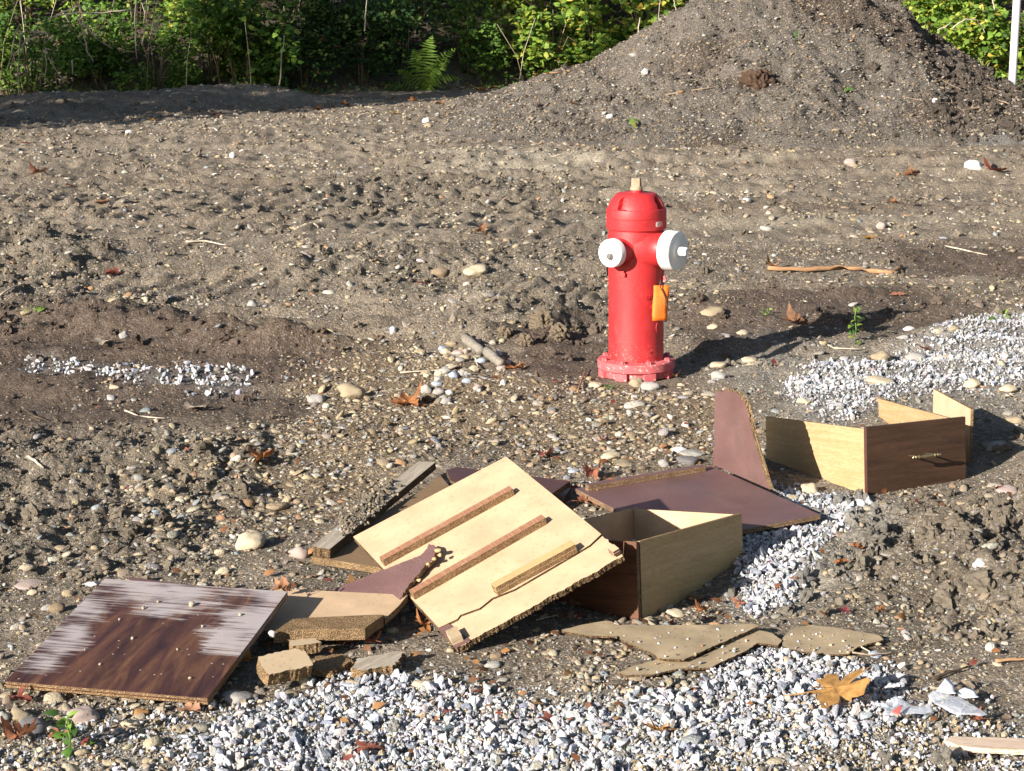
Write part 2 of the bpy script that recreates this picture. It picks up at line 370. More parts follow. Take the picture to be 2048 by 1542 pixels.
def paint_mat(name, col, chips=0.0, rough=.35):
    m, t, b = newmat(name, rough, .5); o = objco(t)
    n = noise(t, 9, 5, o, .6); sp = noise(t, 190, 4, o, .7)
    c = mixc(t, 1.0, tuple(col), ramp(t, n.outputs[0], [(.3, g1(.74)), (.7, g1(1.14))]).outputs[0], 'MULTIPLY')
    gr_ = noise(t, 22, 6, mapping(t, o, (1, 1, .35)), .7); c = mixc(t, ramp(t, gr_.outputs[0], [(.55, g1(0)), (.75, g1(.28))]).outputs[0], c, (.16, .11, .08))
    dustm = ramp(t, sp.outputs[0], [(.58, g1(0)), (.74, g1(.24))]).outputs[0]
    c = mixc(t, dustm, c, (.48, .36, .28))
    sx_ = N(t, 'ShaderNodeSeparateXYZ'); L(t, o, sx_.inputs[0])
    low = N(t, 'ShaderNodeMapRange'); L(t, sx_.outputs[2], low.inputs[0]); low.inputs[1].default_value = .17; low.inputs[2].default_value = .04
    spl = noise(t, 60, 5, o, .75)
    if chips:
        k = mth(t, 'MULTIPLY', low.outputs[0], ramp(t, spl.outputs[0], [(.56, g1(0)), (.66, g1(1))]).outputs[0])
        c = mixc(t, mth(t, 'MULTIPLY', k, chips), c, (.62, .55, .46))
    L(t, c, b.inputs['Base Color']); L(t, mth(t, 'ADD', rough, mth(t, 'MULTIPLY', n.outputs[0], .2)), b.inputs['Roughness'])
    bump(t, b, noise(t, 60, 4, o).outputs[0], .12, .002)
    return m
M_RED = paint_mat('red_paint', (.50, .022, .026), .8, .42)
M_REDN = paint_mat('red_nozzle_paint', (.50, .022, .026), 0, .4)
M_REDF = paint_mat('faded_red_paint', (.52, .10, .11), .9, .7)
M_WHITE = paint_mat('white_paint', (.80, .79, .76), 0, .4)
M_LETTER, _, _b = newmat('white_marker', .6); _b.inputs[0].default_value = (.75, .7, .66, 1)
M_BRASSNUT = rock_mat('weathered_bronze', (.40, .31, .21), .3, 60)
M_BRASS, _t, _b = newmat('aged_brass', .28, .5); _b.inputs[0].default_value = (.55, .45, .24, 1); _b.inputs['Metallic'].default_value = .9
M_IRON, _t, _b = newmat('dark_wire', .5, .5); _b.inputs[0].default_value = (.05, .035, .03, 1)
M_PVC = paint_mat('pinkish_pvc', (.74, .66, .70), 0, .4)
M_PVCR, _t, _b = newmat('red_stripe_paint', .5); _b.inputs[0].default_value = (.45, .12, .10, 1)
M_GLUE, _t, _b = newmat('dry_glue', .5); _b.inputs[0].default_value = (.42, .28, .14, 1)
def tag_mat():
    m, t, b = newmat('orange_card', .6, .3); o = objco(t); sp = N(t, 'ShaderNodeSeparateXYZ'); L(t, o, sp.inputs[0])
    x, z = sp.outputs[0], sp.outputs[2]
    wv = mth(t, 'SINE', mth(t, 'MULTIPLY', x, 1100.0))
    inx = mth(t, 'MULTIPLY', mth(t, 'GREATER_THAN', x, -.024), mth(t, 'LESS_THAN', x, .012))
    inz = mth(t, 'MULTIPLY', mth(t, 'GREATER_THAN', z, -.128), mth(t, 'LESS_THAN', z, -.045))
    inx2 = mth(t, 'MULTIPLY', mth(t, 'GREATER_THAN', x, .016), mth(t, 'LESS_THAN', x, .021))
    inz2 = mth(t, 'MULTIPLY', mth(t, 'GREATER_THAN', z, -.115), mth(t, 'LESS_THAN', z, -.055))
    brk = mth(t, 'GREATER_THAN', noise(t, 260, 2, o).outputs[0], .44)
    k = mth(t, 'MULTIPLY', mth(t, 'MULTIPLY', mth(t, 'GREATER_THAN', wv, .1), brk), mth(t, 'MULTIPLY', inx, inz))
    k = mth(t, 'ADD', k, mth(t, 'MULTIPLY', mth(t, 'MULTIPLY', inx2, inz2), brk))
    c = mixc(t, mth(t, 'MULTIPLY', k, .65), (.80, .165, .018), (.25, .05, .02)); L(t, c, b.inputs['Base Color']); return m
M_TAG = tag_mat()
def leaf_mat(name, attr=True, col=(.1, .2, .03), trans=.35, rough=.6, veins=False):
    m = bpy.data.materials.new(name); m.use_nodes = True; t = m.node_tree; b = t.nodes['Principled BSDF']; out = t.nodes['Material Output']
    b.inputs['Roughness'].default_value = rough; b.inputs['Specular IOR Level'].default_value = .3
    if attr:
        a = N(t, 'ShaderNodeAttribute', _attribute_name='leafcol'); c = a.outputs['Color']
    else:
        o = objco(t); n = noise(t, 45, 4, o, .6)
        c = mixc(t, 1.0, tuple(col), ramp(t, n.outputs[0], [(.3, g1(.6)), (.7, g1(1.3))]).outputs[0], 'MULTIPLY')
        bump(t, b, noise(t, 120, 3, o).outputs[0], .4, .003)
    L(t, c, b.inputs['Base Color'])
    tr = N(t, 'ShaderNodeBsdfTranslucent'); L(t, c, tr.inputs[0]); mx = N(t, 'ShaderNodeMixShader'); mx.inputs[0].default_value = trans
    L(t, b.outputs[0], mx.inputs[1]); L(t, tr.outputs[0], mx.inputs[2]); L(t, mx.outputs[0], out.inputs[0]); return m
M_LEAF = leaf_mat('green_leaf')
_lm = {}
def dryleaf(col):
    k = tuple(round(c, 2) for c in col)
    if k not in _lm: _lm[k] = leaf_mat('dry_leaf_%d' % len(_lm), False, col, .25, .7)
    return _lm[k]

# ------------------------------------------------------------------ object helpers
def tagit(o, label=None, cat=None, group=None, kind=None):
    if label: o['label'] = label
    if cat: o['category'] = cat
    if group: o['group'] = group
    if kind: o['kind'] = kind
    return o
def thing(name, loc, label, cat, group=None, rot=(0, 0, 0)):
    o = bpy.data.objects.new(name, None); COL.objects.link(o); o.location = loc; o.rotation_euler = rot; o.empty_display_size = .05
    return tagit(o, label, cat, group)
def meshobj(name, verts, faces, mats, parent=None, smooth=False, midx=None, matrix=None):
    me = bpy.data.meshes.new(name)
    if isinstance(verts, np.ndarray): verts = verts.tolist()
    me.from_pydata(verts, [], faces)
    for m in (mats if isinstance(mats, (list, tuple)) else [mats]): me.materials.append(m)
    if smooth: me.polygons.foreach_set('use_smooth', [True] * len(me.polygons))
    if midx: me.polygons.foreach_set('material_index', midx)
    me.update()
    o = bpy.data.objects.new(name, me); COL.objects.link(o)
    if matrix is not None: o.matrix_world = matrix
    if parent: o.parent = parent
    return o
def npmesh(name, V, F, mats, smooth=False, attrs=None):
    me = bpy.data.meshes.new(name); n = len(V); k = F.shape[1]
    me.vertices.add(n); me.vertices.foreach_set('co', np.ascontiguousarray(V, np.float32).ravel())
    me.loops.add(len(F) * k); me.loops.foreach_set('vertex_index', np.ascontiguousarray(F, np.int32).ravel())
    me.polygons.add(len(F)); me.polygons.foreach_set('loop_start', np.arange(0, len(F) * k, k, dtype=np.int32))
    me.polygons.foreach_set('loop_total', np.full(len(F), k, np.int32))
    if smooth: me.polygons.foreach_set('use_smooth', np.ones(len(F), bool))
    for m in (mats if isinstance(mats, (list, tuple)) else [mats]): me.materials.append(m)
    for an, (ty, dat) in (attrs or {}).items():
        a = me.attributes.new(an, ty, 'POINT')
        if ty == 'FLOAT_COLOR':
            d = np.ones((n, 4), np.float32); d[:, :3] = dat; a.data.foreach_set('color', d.ravel())
        else: a.data.foreach_set('value', np.ascontiguousarray(dat, np.float32))
    me.update(calc_edges=True); me.validate()
    o = bpy.data.objects.new(name, me); COL.objects.link(o); return o
def MT(p, e): return Matrix.Translation(Vector(p)) @ Euler(e).to_matrix().to_4x4()
def lathe(name, prof, mats, parent, seg=48, matrix=None, rfun=None, cap=True, smooth=True):
    """profile [(r, z)] turned round z"""
    V = []; F = []
    for r, z in prof:
        for i in range(seg):
            a = 2 * math.pi * i / seg; rr = r if rfun is None else rfun(r, z, a)
            V.append((rr * math.cos(a), rr * math.sin(a), z))
    for j in range(len(prof) - 1):
        for i in range(seg):
            k = (i + 1) % seg; F.append((j * seg + i, j * seg + k, (j + 1) * seg + k, (j + 1) * seg + i))
    if cap: F.append(tuple(range(seg))[::-1]); F.append(tuple((len(prof) - 1) * seg + i for i in range(seg)))
    o = meshobj(name, V, F, mats, parent, False)
    me = o.data
    if smooth:
        me.polygons.foreach_set('use_smooth', [True] * len(me.polygons))
        bm = bmesh.new(); bm.from_mesh(me)
        for e in bm.edges:
            if len(e.link_faces) == 2 and e.calc_face_angle(0) > math.radians(32): e.smooth = False
        bm.to_mesh(me); bm.free()
    if matrix is not None: o.matrix_local = matrix
    return o
def tube(name, pts, r, mat, parent=None, seg=6, taper=1.0, matrix=None, jitter=0.0):
    r = float(r); taper = float(taper); pts = [Vector([float(c) for c in p]) for p in pts]; V = []; F = []
    for i, p in enumerate(pts):
        d = (pts[min(i + 1, len(pts) - 1)] - pts[max(i - 1, 0)]).normalized()
        u = d.orthogonal().normalized(); w = d.cross(u)
        rr = r * (1 + (taper - 1) * i / max(1, len(pts) - 1)) * (1 + jitter * (rnd.random() - .5))
        for k in range(seg):
            a = 2 * math.pi * k / seg; V.append(tuple(p + rr * (math.cos(a) * u + math.sin(a) * w)))
    for i in range(len(pts) - 1):
        for k in range(seg):
            q = (k + 1) % seg; F.append((i * seg + k, i * seg + q, (i + 1) * seg + q, (i + 1) * seg + k))
    F.append(tuple(range(seg))[::-1]); F.append(tuple((len(pts) - 1) * seg + k for k in range(seg)))
    return meshobj(name, V, F, mat, parent, True, matrix=matrix)
def slab(name, outline, th, mats, parent=None, matrix=None, broken=(), step=.007, jag=.004, bev=.0012, jagz=None):
    """a board: outline (local xy, counter-clockwise), top at z=0, thickness th downwards; mats = top, side, bottom"""
    n = len(outline); P = []
    for i in range(n):
        a = np.array(outline[i]); b = np.array(outline[(i + 1) % n]); P.append((a, i in broken or ((i - 1) % n) in broken and False))
        if i in broken:
            l = np.linalg.norm(b - a); k = max(2, int(l / step)); nn = np.array([b[1] - a[1], a[0] - b[0]]) / max(l, 1e-6)
            o1 = 0
            for j in range(1, k):
                o1 = .6 * o1 + rnd.uniform(-1, 1) * jag
                P.append((a + (b - a) * j / k + nn * o1, True))
    m = len(P); V = []; F = []; mi = []
    for p, br in P: V.append((p[0], p[1], 0))
    c = np.mean([p for p, _ in P], axis=0)
    lev = 4 if broken else 2
    for j in range(lev):
        for p, br in P:
            off = np.array([0., 0.])
            if br: off = np.array([rnd.uniform(-1, 1), rnd.uniform(-1, 1)]) * jag * .7
            V.append((p[0] + off[0], p[1] + off[1], -th * (j + 1) / lev))
    F.append(tuple(range(m))); mi.append(0)
    for j in range(lev):
        for i in range(m):
            k = (i + 1) % m; a, b = j * m + i, j * m + k
            F.append((a, (j + 1) * m + i, (j + 1) * m + k, b)); mi.append(1)
    F.append(tuple(lev * m + i for i in range(m))[::-1]); mi.append(2)
    o = meshobj(name, V, F, mats, parent, False, mi, None)
    bm = bmesh.new(); bm.from_mesh(o.data)
    big = [f for f in bm.faces if len(f.verts) > 4]
    if bev and not broken:
        bmesh.ops.bevel(bm, geom=[e for e in bm.edges], offset=bev, segments=2, affect='EDGES', profile=.6)
        big = [f for f in bm.faces if len(f.verts) > 4]
    if big: bmesh.ops.triangulate(bm, faces=big)
    bmesh.ops.recalc_face_normals(bm, faces=bm.faces[:]); bm.to_mesh(o.data); bm.free()
    if matrix is not None: o.matrix_local = matrix
    return o
def rectangle(L_, W_): return [(0, 0), (L_, 0), (L_, W_), (0, W_)]

# ------------------------------------------------------------------ the ground
def soil_colour(x, y, z):
    px, py = proj(x, np.maximum(y, 1.5), 0 * x)
    jx = px + 26 * fbm(x * 3, y * 3, 71); jy = py + 14 * fbm(x * 3 + 4, y * 3, 72)
    base = np.array([.228, .186, .140]); C_ = np.tile(base, (len(x), 1))
    def put(m, c):
        nonlocal C_
        C_ = C_ * (1 - m[:, None]) + np.array(c) * m[:, None]
    put(.6 * sstep(.0, .6, vn(x * .5, y * .35, 73)), (.285, .237, .180))
    bnd = sstep(6.4, 8, y)
    put(.65 * bnd * sstep(.15, .5, vn(x * .22 + 5, (y - .1 * x) * 1.25 + .4 * vn(x * .5, y * .5, 74), 75)), (.150, .115, .082))
    put(.6 * bnd * sstep(.25, .55, vn(x * .2, (y - .08 * x) * 1.6, 76)), (.33, .285, .215))
    put(.85 * zmask(Z_PEB, jx, jy, 40), (.205, .150, .092))
    put(.8 * zmask(Z_ROUGH, jx, jy, 30), (.178, .150, .114))
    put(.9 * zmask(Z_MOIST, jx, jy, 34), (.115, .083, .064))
    put(.75 * zmask(Z_GRIT, jx, jy, 40), (.25, .235, .205))
    put(.5 * zmask(Z_WHITE, jx, jy, 20), (.29, .285, .28))
    put(.7 * sstep(-8, 10, poly_sd(jx, jy, [(870, 322), (1190, 324), (1200, 350), (1050, 356), (890, 350)])), (.40, .35, .27))
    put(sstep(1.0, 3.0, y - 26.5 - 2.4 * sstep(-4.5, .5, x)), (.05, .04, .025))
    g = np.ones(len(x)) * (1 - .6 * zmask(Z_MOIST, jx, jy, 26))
    return np.clip(C_, 0, 1), g
rows = 800; cols = 1000
inv = np.linspace(1 / 2.9, 1 / 31.0, rows); Yr = 1 / inv
# even spacing on the ground seen at this grazing angle; a little tighter far away
Yr = 2.9 * (31.0 / 2.9) ** (np.linspace(0, 1, rows) ** 1.02)
tx = np.linspace(-.42, .42, cols)
GY, GT = np.meshgrid(Yr, tx, indexing='ij'); GX = GT * (GY + 1.2)
gx, gy = GX.ravel(), GY.ravel(); gz = height(gx, gy)
idx = np.arange(rows * cols).reshape(rows, cols)
Fq = np.stack([idx[:-1, :-1].ravel(), idx[:-1, 1:].ravel(), idx[1:, 1:].ravel(), idx[1:, :-1].ravel()], 1)
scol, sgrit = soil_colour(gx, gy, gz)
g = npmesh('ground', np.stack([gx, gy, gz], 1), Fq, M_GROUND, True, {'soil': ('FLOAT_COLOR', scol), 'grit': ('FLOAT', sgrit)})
tagit(g, kind='structure')
# wide ground round the detailed yard, with the wooded bank behind
fx = np.concatenate([np.linspace(-120, -30, 20), np.linspace(-28, 28, 90), np.linspace(30, 120, 20)])
fy = np.concatenate([np.linspace(-60, 0, 16), np.linspace(1, 27, 40), np.linspace(27.5, 46, 50), np.linspace(50, 160, 16)])
WX, WY = np.meshgrid(fx, fy); wx, wy = WX.ravel(), WY.ravel()
inside = (wy > 2.5) & (wy < 30.8) & (np.abs(wx) < .42 * (wy + 1.2) - .3)
wz = height(wx, wy) - np.where(inside, .28, .035)
wz = np.where(wy > 45, np.minimum(wz, 6.0), wz)
wi = np.arange(len(wx)).reshape(len(fy), len(fx))
Fw = np.stack([wi[:-1, :-1].ravel(), wi[:-1, 1:].ravel(), wi[1:, 1:].ravel(), wi[1:, :-1].ravel()], 1)
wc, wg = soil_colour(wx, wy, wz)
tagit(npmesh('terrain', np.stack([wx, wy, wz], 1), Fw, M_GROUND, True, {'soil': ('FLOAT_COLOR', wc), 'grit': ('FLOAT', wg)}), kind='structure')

# ------------------------------------------------------------------ heap of excavated soil
YC = 22.6
sil = [(900, 205), (960, 190), (1040, 168), (1150, 130), (1250, 85), (1350, 12), (1395, -22), (1480, -48), (1600, -52), (1720, -40), (1800, 8), (1850, 66), (1950, 128), (2048, 186), (2140, 225), (2300, 250)]
sp = np.array([atY(a, b, YC) for a, b in sil])
def mound_z(x, y):
    zc = np.interp(x, sp[:, 0], np.clip(sp[:, 2], 0, None), left=0, right=0)
    zc = zc * (1 + .03 * vn(x * 2.5, 0 * x, 81))
    wf = 3.7 + .25 * vn(x * .8, 0 * x + 3, 82) - .9 * sstep(.6, -1.2, x)
    t = np.where(y < YC, (YC - y) / wf, (y - YC) / 3.6)
    t = np.clip(t + .035 * vn(x * 1.6, y * 1.6, 83), 0, 1.6)
    g_ = np.clip(1 - t, 0, 1) ** 1.12
    z = zc * g_
    k = sstep(0, .25, z)
    z = z + k * (.055 * fbm(x * 2.2, y * 2.2, 84) + .03 * vn(x * 6, y * 6, 85) + .016 * vn(x * 15, y * 15, 86) + .008 * vn(x * 34, y * 34, 87))
    z = z + k * (.035 * vn(x * 1.7 + .5 * y, y * .8, 188) + .022 * vn(x * 4.5 + 2 * vn(x, y, 187), y * 2.2, 189)) * sstep(.1, .5, z)
    scar = np.exp(-((x - 2.1 - .35 * (y - 20.5)) ** 2) / .05) * sstep(20.2, 20.6, y) * sstep(22.0, 21.4, y)
    z = z - .14 * scar * k - .12 * k * np.exp(-((x - 3.7) ** 2 / .12 + (y - 20.3) ** 2 / .35)) - .10 * k * np.exp(-((x - 3.0) ** 2 / .05 + (y - 21.4) ** 2 / .3)) + .10 * np.exp(-((x - 4.9) ** 2 / .5 + (y - 21.2) ** 2 / .3)) * np.abs(vn(x * 4, y * 4, 88))
    return z - .10 * (1 - sstep(0, .12, zc * g_))
mx_ = np.linspace(-1.6, 8.6, 460); my_ = np.linspace(18.4, 26.4, 330)
MX, MY = np.meshgrid(mx_, my_); ax, ay = MX.ravel(), MY.ravel()
az_ = mound_z(ax, ay) + height(ax, ay) * 0 
gzz = height(ax, ay)
az_ = az_ + np.minimum(gzz, .2) * .6
mi_ = np.arange(len(ax)).reshape(len(my_), len(mx_))
Fm = np.stack([mi_[:-1, :-1].ravel(), mi_[:-1, 1:].ravel(), mi_[1:, 1:].ravel(), mi_[1:, :-1].ravel()], 1)
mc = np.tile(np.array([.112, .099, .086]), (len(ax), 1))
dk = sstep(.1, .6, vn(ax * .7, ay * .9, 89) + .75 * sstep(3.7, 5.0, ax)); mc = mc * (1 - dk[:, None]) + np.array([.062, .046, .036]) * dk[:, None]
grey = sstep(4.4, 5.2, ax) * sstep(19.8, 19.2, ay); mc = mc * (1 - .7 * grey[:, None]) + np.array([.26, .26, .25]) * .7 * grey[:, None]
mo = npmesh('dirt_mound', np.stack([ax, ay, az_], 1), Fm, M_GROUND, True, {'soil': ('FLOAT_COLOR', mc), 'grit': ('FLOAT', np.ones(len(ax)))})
tagit(mo, 'tall heap of grey-brown excavated soil behind the red hydrant', 'dirt mound')
def surf(px, py):
    """ground or heap, whichever is seen there"""
    d = ray(px, py)
    if 880 < px < 2300 and py < 330:
        ys = np.linspace(18.2, 24.5, 500); P = CC[None] + d[None] * (ys / d[1])[:, None]
        zz = mound_z(P[:, 0], P[:, 1]) + .6 * np.minimum(height(P[:, 0], P[:, 1]), .2)
        w = np.where(P[:, 2] < zz)[0]
        if len(w):
            i = w[0]; return np.array([P[i, 0], P[i, 1], zz[i]])
    return gr(px, py)

# ------------------------------------------------------------------ scattered gravel, pebbles, clods (nobody could count them)
def proto_ico(name, sub, mat, amp, freq, seed, smooth=True, flat=1.0):
    bm = bmesh.new(); bmesh.ops.create_icosphere(bm, subdivisions=sub, radius=1.0); r = random.Random(seed)
    from mathutils import noise as mn
    off = Vector((r.uniform(0, 99), r.uniform(0, 99), r.uniform(0, 99)))
    for v in bm.verts:
        d = mn.noise(v.co * freq + off) * amp + (mn.noise(v.co * freq * 2.7 + off) * amp * .5)
        v.co = v.co * (1 + d); v.co.z *= flat
    me = bpy.data.meshes.new(name); bm.to_mesh(me); bm.free(); me.materials.append(mat)
    if smooth: me.polygons.foreach_set('use_smooth', [True] * len(me.polygons))
    return bpy.data.objects.new(name, me)
def proto_chip(name, mat, seed):
    r = random.Random(seed); bm = bmesh.new()
    for _ in range(11):
        v = Vector((r.gauss(0, 1), r.gauss(0, 1), r.gauss(0, 1))).normalized(); v = Vector((v.x * r.uniform(.8, 1.1), v.y * r.uniform(.6, 1), v.z * r.uniform(.6, .9))); bm.verts.new(v)
    bmesh.ops.convex_hull(bm, input=bm.verts[:]); bmesh.ops.bevel(bm, geom=bm.edges[:], offset=.05, segments=1, affect='EDGES')
    bmesh.ops.recalc_face_normals(bm, faces=bm.faces[:])
    me = bpy.data.meshes.new(name); bm.to_mesh(me); bm.free(); me.materials.append(mat)
    return bpy.data.objects.new(name, me)
def protocoll(name, objs):
    c = bpy.data.collections.new(name)
    for o in objs: c.objects.link(o)
    return c
PC_PEB = protocoll('pebble_shapes', [proto_ico('pebble_shape', 2, M_PEB, .38, 1.1, i, True, .7) for i in range(8)])
PC_CRU = protocoll('crushed_shapes', [proto_chip('crushed_shape', M_CRUSH, i) for i in range(10)])
PC_CLO = protocoll('clod_shapes', [proto_ico('clod_shape', 3, M_CLOD, .9, 1.5, 50 + i, False) for i in range(5)] + [proto_chip('clod_shape', M_CLOD, 90 + i) for i in range(5)])
def scatter(name, P, R_, S, C_, coll, label=None, cat=None):
    n = len(P); me = bpy.data.meshes.new(name); me.vertices.add(n); me.vertices.foreach_set('co', P.astype(np.float32).ravel())
    for an, dat in (('rot', R_), ('scl', S)):
        a = me.attributes.new(an, 'FLOAT_VECTOR', 'POINT'); a.data.foreach_set('vector', dat.astype(np.float32).ravel())
    a = me.attributes.new('col', 'FLOAT_COLOR', 'POINT'); d = np.ones((n, 4), np.float32); d[:, :3] = C_; a.data.foreach_set('color', d.ravel())
    a = me.attributes.new('pick', 'INT', 'POINT'); a.data.foreach_set('value', rng.integers(0, 1000, n).astype(np.int32))
    o = bpy.data.objects.new(name, me); COL.objects.link(o)
    ng = bpy.data.node_groups.new(name + '_nodes', 'GeometryNodeTree')
    ng.interface.new_socket('Geometry', in_out='INPUT', socket_type='NodeSocketGeometry'); ng.interface.new_socket('Geometry', in_out='OUTPUT', socket_type='NodeSocketGeometry')
    gi = ng.nodes.new('NodeGroupInput'); go = ng.nodes.new('NodeGroupOutput')
    ip = ng.nodes.new('GeometryNodeInstanceOnPoints'); ci = ng.nodes.new('GeometryNodeCollectionInfo')
    ci.inputs['Collection'].default_value = coll; ci.inputs['Separate Children'].default_value = True; ci.inputs['Reset Children'].default_value = True
    def at(nm, ty):
        q = ng.nodes.new('GeometryNodeInputNamedAttribute'); q.data_type = ty; q.inputs['Name'].default_value = nm; return q.outputs['Attribute']
    ng.links.new(gi.outputs[0], ip.inputs['Points']); ng.links.new(ci.outputs[0], ip.inputs['Instance']); ip.inputs['Pick Instance'].default_value = True
    ng.links.new(at('pick', 'INT'), ip.inputs['Instance Index'])
    e2r = ng.nodes.new('FunctionNodeEulerToRotation'); ng.links.new(at('rot', 'FLOAT_VECTOR'), e2r.inputs[0]); ng.links.new(e2r.outputs[0], ip.inputs['Rotation'])
    ng.links.new(at('scl', 'FLOAT_VECTOR'), ip.inputs['Scale']); ng.links.new(ip.outputs[0], go.inputs[0])
    md = o.modifiers.new('scatter', 'NODES'); md.node_group = ng
    return tagit(o, label, cat, None, 'stuff')
def palette(n, cols, w, var=.15):
    i = rng.choice(len(cols), n, p=np.array(w) / sum(w)); c = np.array(cols)[i]
    return np.clip(c * (1 + rng.uniform(-var, var, (n, 1))) * (1 + rng.uniform(-.05, .05, (n, 3))), 0, .95)
PEBC = [(.44, .35, .22), (.52, .44, .31), (.32, .25, .17), (.36, .34, .31), (.62, .58, .50), (.22, .19, .16), (.42, .24, .13), (.30, .33, .35)]
PEBW = [3, 3.5, 2, 2, 1.6, 1, .5, .8]
CRUC = [(.66, .67, .71), (.47, .49, .54), (.78, .77, .76), (.27, .30, .36), (.62, .56, .54), (.50, .47, .42)]  # pale rock tones, whitened further to stand in for sun glints
CRUW = [3, 3, 2, 1.6, 1, .8]
NOGO = [[(1100 + a / 2.16, 1180 + b / 2.16) for a, b in q] for q in (
    [(50, 172), (240, 132), (280, 150), (905, 148), (870, 170), (580, 300), (470, 295), (310, 215), (180, 200)],
    [(290, 358), (460, 300), (880, 170), (1000, 215), (985, 238), (900, 228), (740, 310), (700, 335), (440, 365)],
    [(1000, 215), (1040, 170), (1120, 150), (1250, 165), (1440, 205), (1290, 275), (1060, 262)])]
def sample(n, y0, y1, power):
    """points over the yard, thinning out with distance"""
    u = rng.uniform(0, 1, n); e = 2 - power
    y = (y0 ** e + u * (y1 ** e - y0 ** e)) ** (1 / e)
    x = rng.uniform(-.40, .40, n) * (y + 1); return x, y
def place(x, y, size, dens, flat=(.45, .85), sink=.25, tilt=.35):
    k = rng.uniform(0, 1, len(x)) < dens; x, y, size = x[k], y[k], size[k]; n = len(x)
    px, py = proj(x, y, 0 * x)
    ok = np.ones(n, bool)
    for q in NOGO: ok &= poly_sd(px, py, q) < -4
    ok &= np.hypot(x - .54, y - 7.66) > .175
    x, y, size = x[ok], y[ok], size[ok]; n = len(x)
    z = height(x, y); fl_ = rng.uniform(flat[0], flat[1], n)
    S = np.stack([size * rng.uniform(.8, 1.35, n), size * rng.uniform(.65, 1.0, n), size * fl_], 1)
    P = np.stack([x, y, z + size * fl_ * (1 - 2 * sink) * .6], 1)
    R_ = np.stack([rng.normal(0, tilt, n), rng.normal(0, tilt, n), rng.uniform(0, 6.28, n)], 1)
    return P, R_, S
def pj(x, y, a=22, s=90):
    px, py = proj(x, y, 0 * x); return px + a * fbm(x * 4, y * 4, s), py + .6 * a * fbm(x * 4 + 7, y * 4, s + 1)
# rounded pebbles
x, y = sample(175000, 3.3, 27, 1.75)
jx, jy = pj(x, y)
dens = .16 + .55 * sstep(-.1, .6, vn(x * 1.6, y * 1.6, 95)) + .75 * zmask(Z_PEB, jx, jy, 30) - .28 * zmask(Z_MOIST, jx, jy, 20) + .1 * zmask(Z_ROUGH, jx, jy)
dens = dens - .25 * zmask(Z_WHITE, jx, jy)
dens *= np.where(y > 27 + 2.4 * sstep(-4.5, .5, x), 0, 1)
size = rng.lognormal(math.log(.0056), .52, len(x)) * (1 + np.clip((y - 6) / 16, 0, 1.3)); size = np.clip(size, .003, .026)
P, R_, S = place(x, y, size, dens, sink=.36)
def dusty(P, c, k=.35):
    so, _ = soil_colour(P[:, 0], P[:, 1], P[:, 2]); f = (rng.uniform(0, 1, (len(P), 1)) ** 1.5) * k * 2
    return c * (1 - np.clip(f, 0, .85)) + so * 1.2 * np.clip(f, 0, .85)
scatter('pebbles', P, R_, S, dusty(P, palette(len(P), PEBC, PEBW)), PC_PEB)
# larger stones strewn about
x, y = sample(4200, 3.3, 27, 1.35); jx, jy = pj(x, y)
dens = .14 + .5 * zmask(Z_PEB, jx, jy, 30) + .15 * zmask(Z_ROUGH, jx, jy) + .35 * sstep(.2, .6, vn(x * 1.7, y * 1.7, 97)) - .25 * zmask(Z_MOIST, jx, jy) - .12 * zmask(Z_WHITE, jx, jy)
size = np.clip(rng.lognormal(math.log(.0155), .3, len(x)) * (1 + np.clip((y - 6) / 22, 0, .8)), .01, .04)
dens = dens * (1 - .8 * flatness(x, y))
P, R_, S = place(x, y, size, dens, (.35, .7), .3, .2)
scatter('small_stones', P, R_, S, dusty(P, palette(len(P), PEBC, PEBW), .3), PC_PEB)
# fine grit everywhere near
x, y = sample(150000, 3.3, 12, 1.9)
size = rng.uniform(.0022, .0042, len(x)) * (1 + np.clip((y - 6) / 8, 0, .6)); jx, jy = pj(x, y)
P, R_, S = place(x, y, size, .55 + .45 * zmask(Z_GRIT, jx, jy) - .3 * zmask(Z_MOIST, jx, jy))
scatter('grit', P, R_, S, dusty(P, palette(len(P), PEBC + [(.50, .50, .52)], PEBW + [3]), .2), PC_CRU)
# white crushed rock
def crushed(polys, n, s0, s1, nm, dark=False, soft=10, k=1.0):
    allx = []; ally = []
    for q in polys:
        qa = np.array(q, float); qx = qa[:, 0]; qy = np.clip(qa[:, 1], 0, 1700)
        g0 = np.array([gp(a, b)[:2] for a, b in zip(qx, qy)])
        a0, b0 = g0.min(0) - .1, g0.max(0) + .1
        nn = int(n * (b0 - a0).prod()); allx.append(rng.uniform(a0[0], b0[0], nn)); ally.append(rng.uniform(a0[1], b0[1], nn))
    x = np.concatenate(allx); y = np.concatenate(ally); jx, jy = pj(x, y, 20, 99)
    dens = zmask(polys, jx, jy, soft * 2) * k * (1 - .75 * sstep(.0, .6, vn(x * 3, y * 3, 101)) * sstep(-.2, .4, vn(x * 9, y * 9, 102)))
    size = np.clip(rng.lognormal(math.log(s0), .55, len(x)), s0 * .4, s1)
    P, R_, S = place(x, y, size, dens, (.6, .95), .1, .9)
    P[:, 2] += rng.uniform(0, .006, len(P))
    return P, R_, S
P, R_, S = crushed([Z_WHITE[0], Z_WHITE[2]], 14500, .0050, .022, 'a', k=1.15)
scatter('white_gravel', P, R_, S, dusty(P, palette(len(P), CRUC, CRUW), .14), PC_CRU)
P, R_, S = crushed([[(1560, 800), (1690, 860), (1800, 800), (2060, 780), (2200, 770), (2200, 625), (2060, 640), (1880, 675), (1800, 715), (1650, 740)]], 10000, .0048, .018, 'b', k=.85)
scatter('white_gravel', P, R_, S, dusty(P, palette(len(P), CRUC, CRUW), .18), PC_CRU)
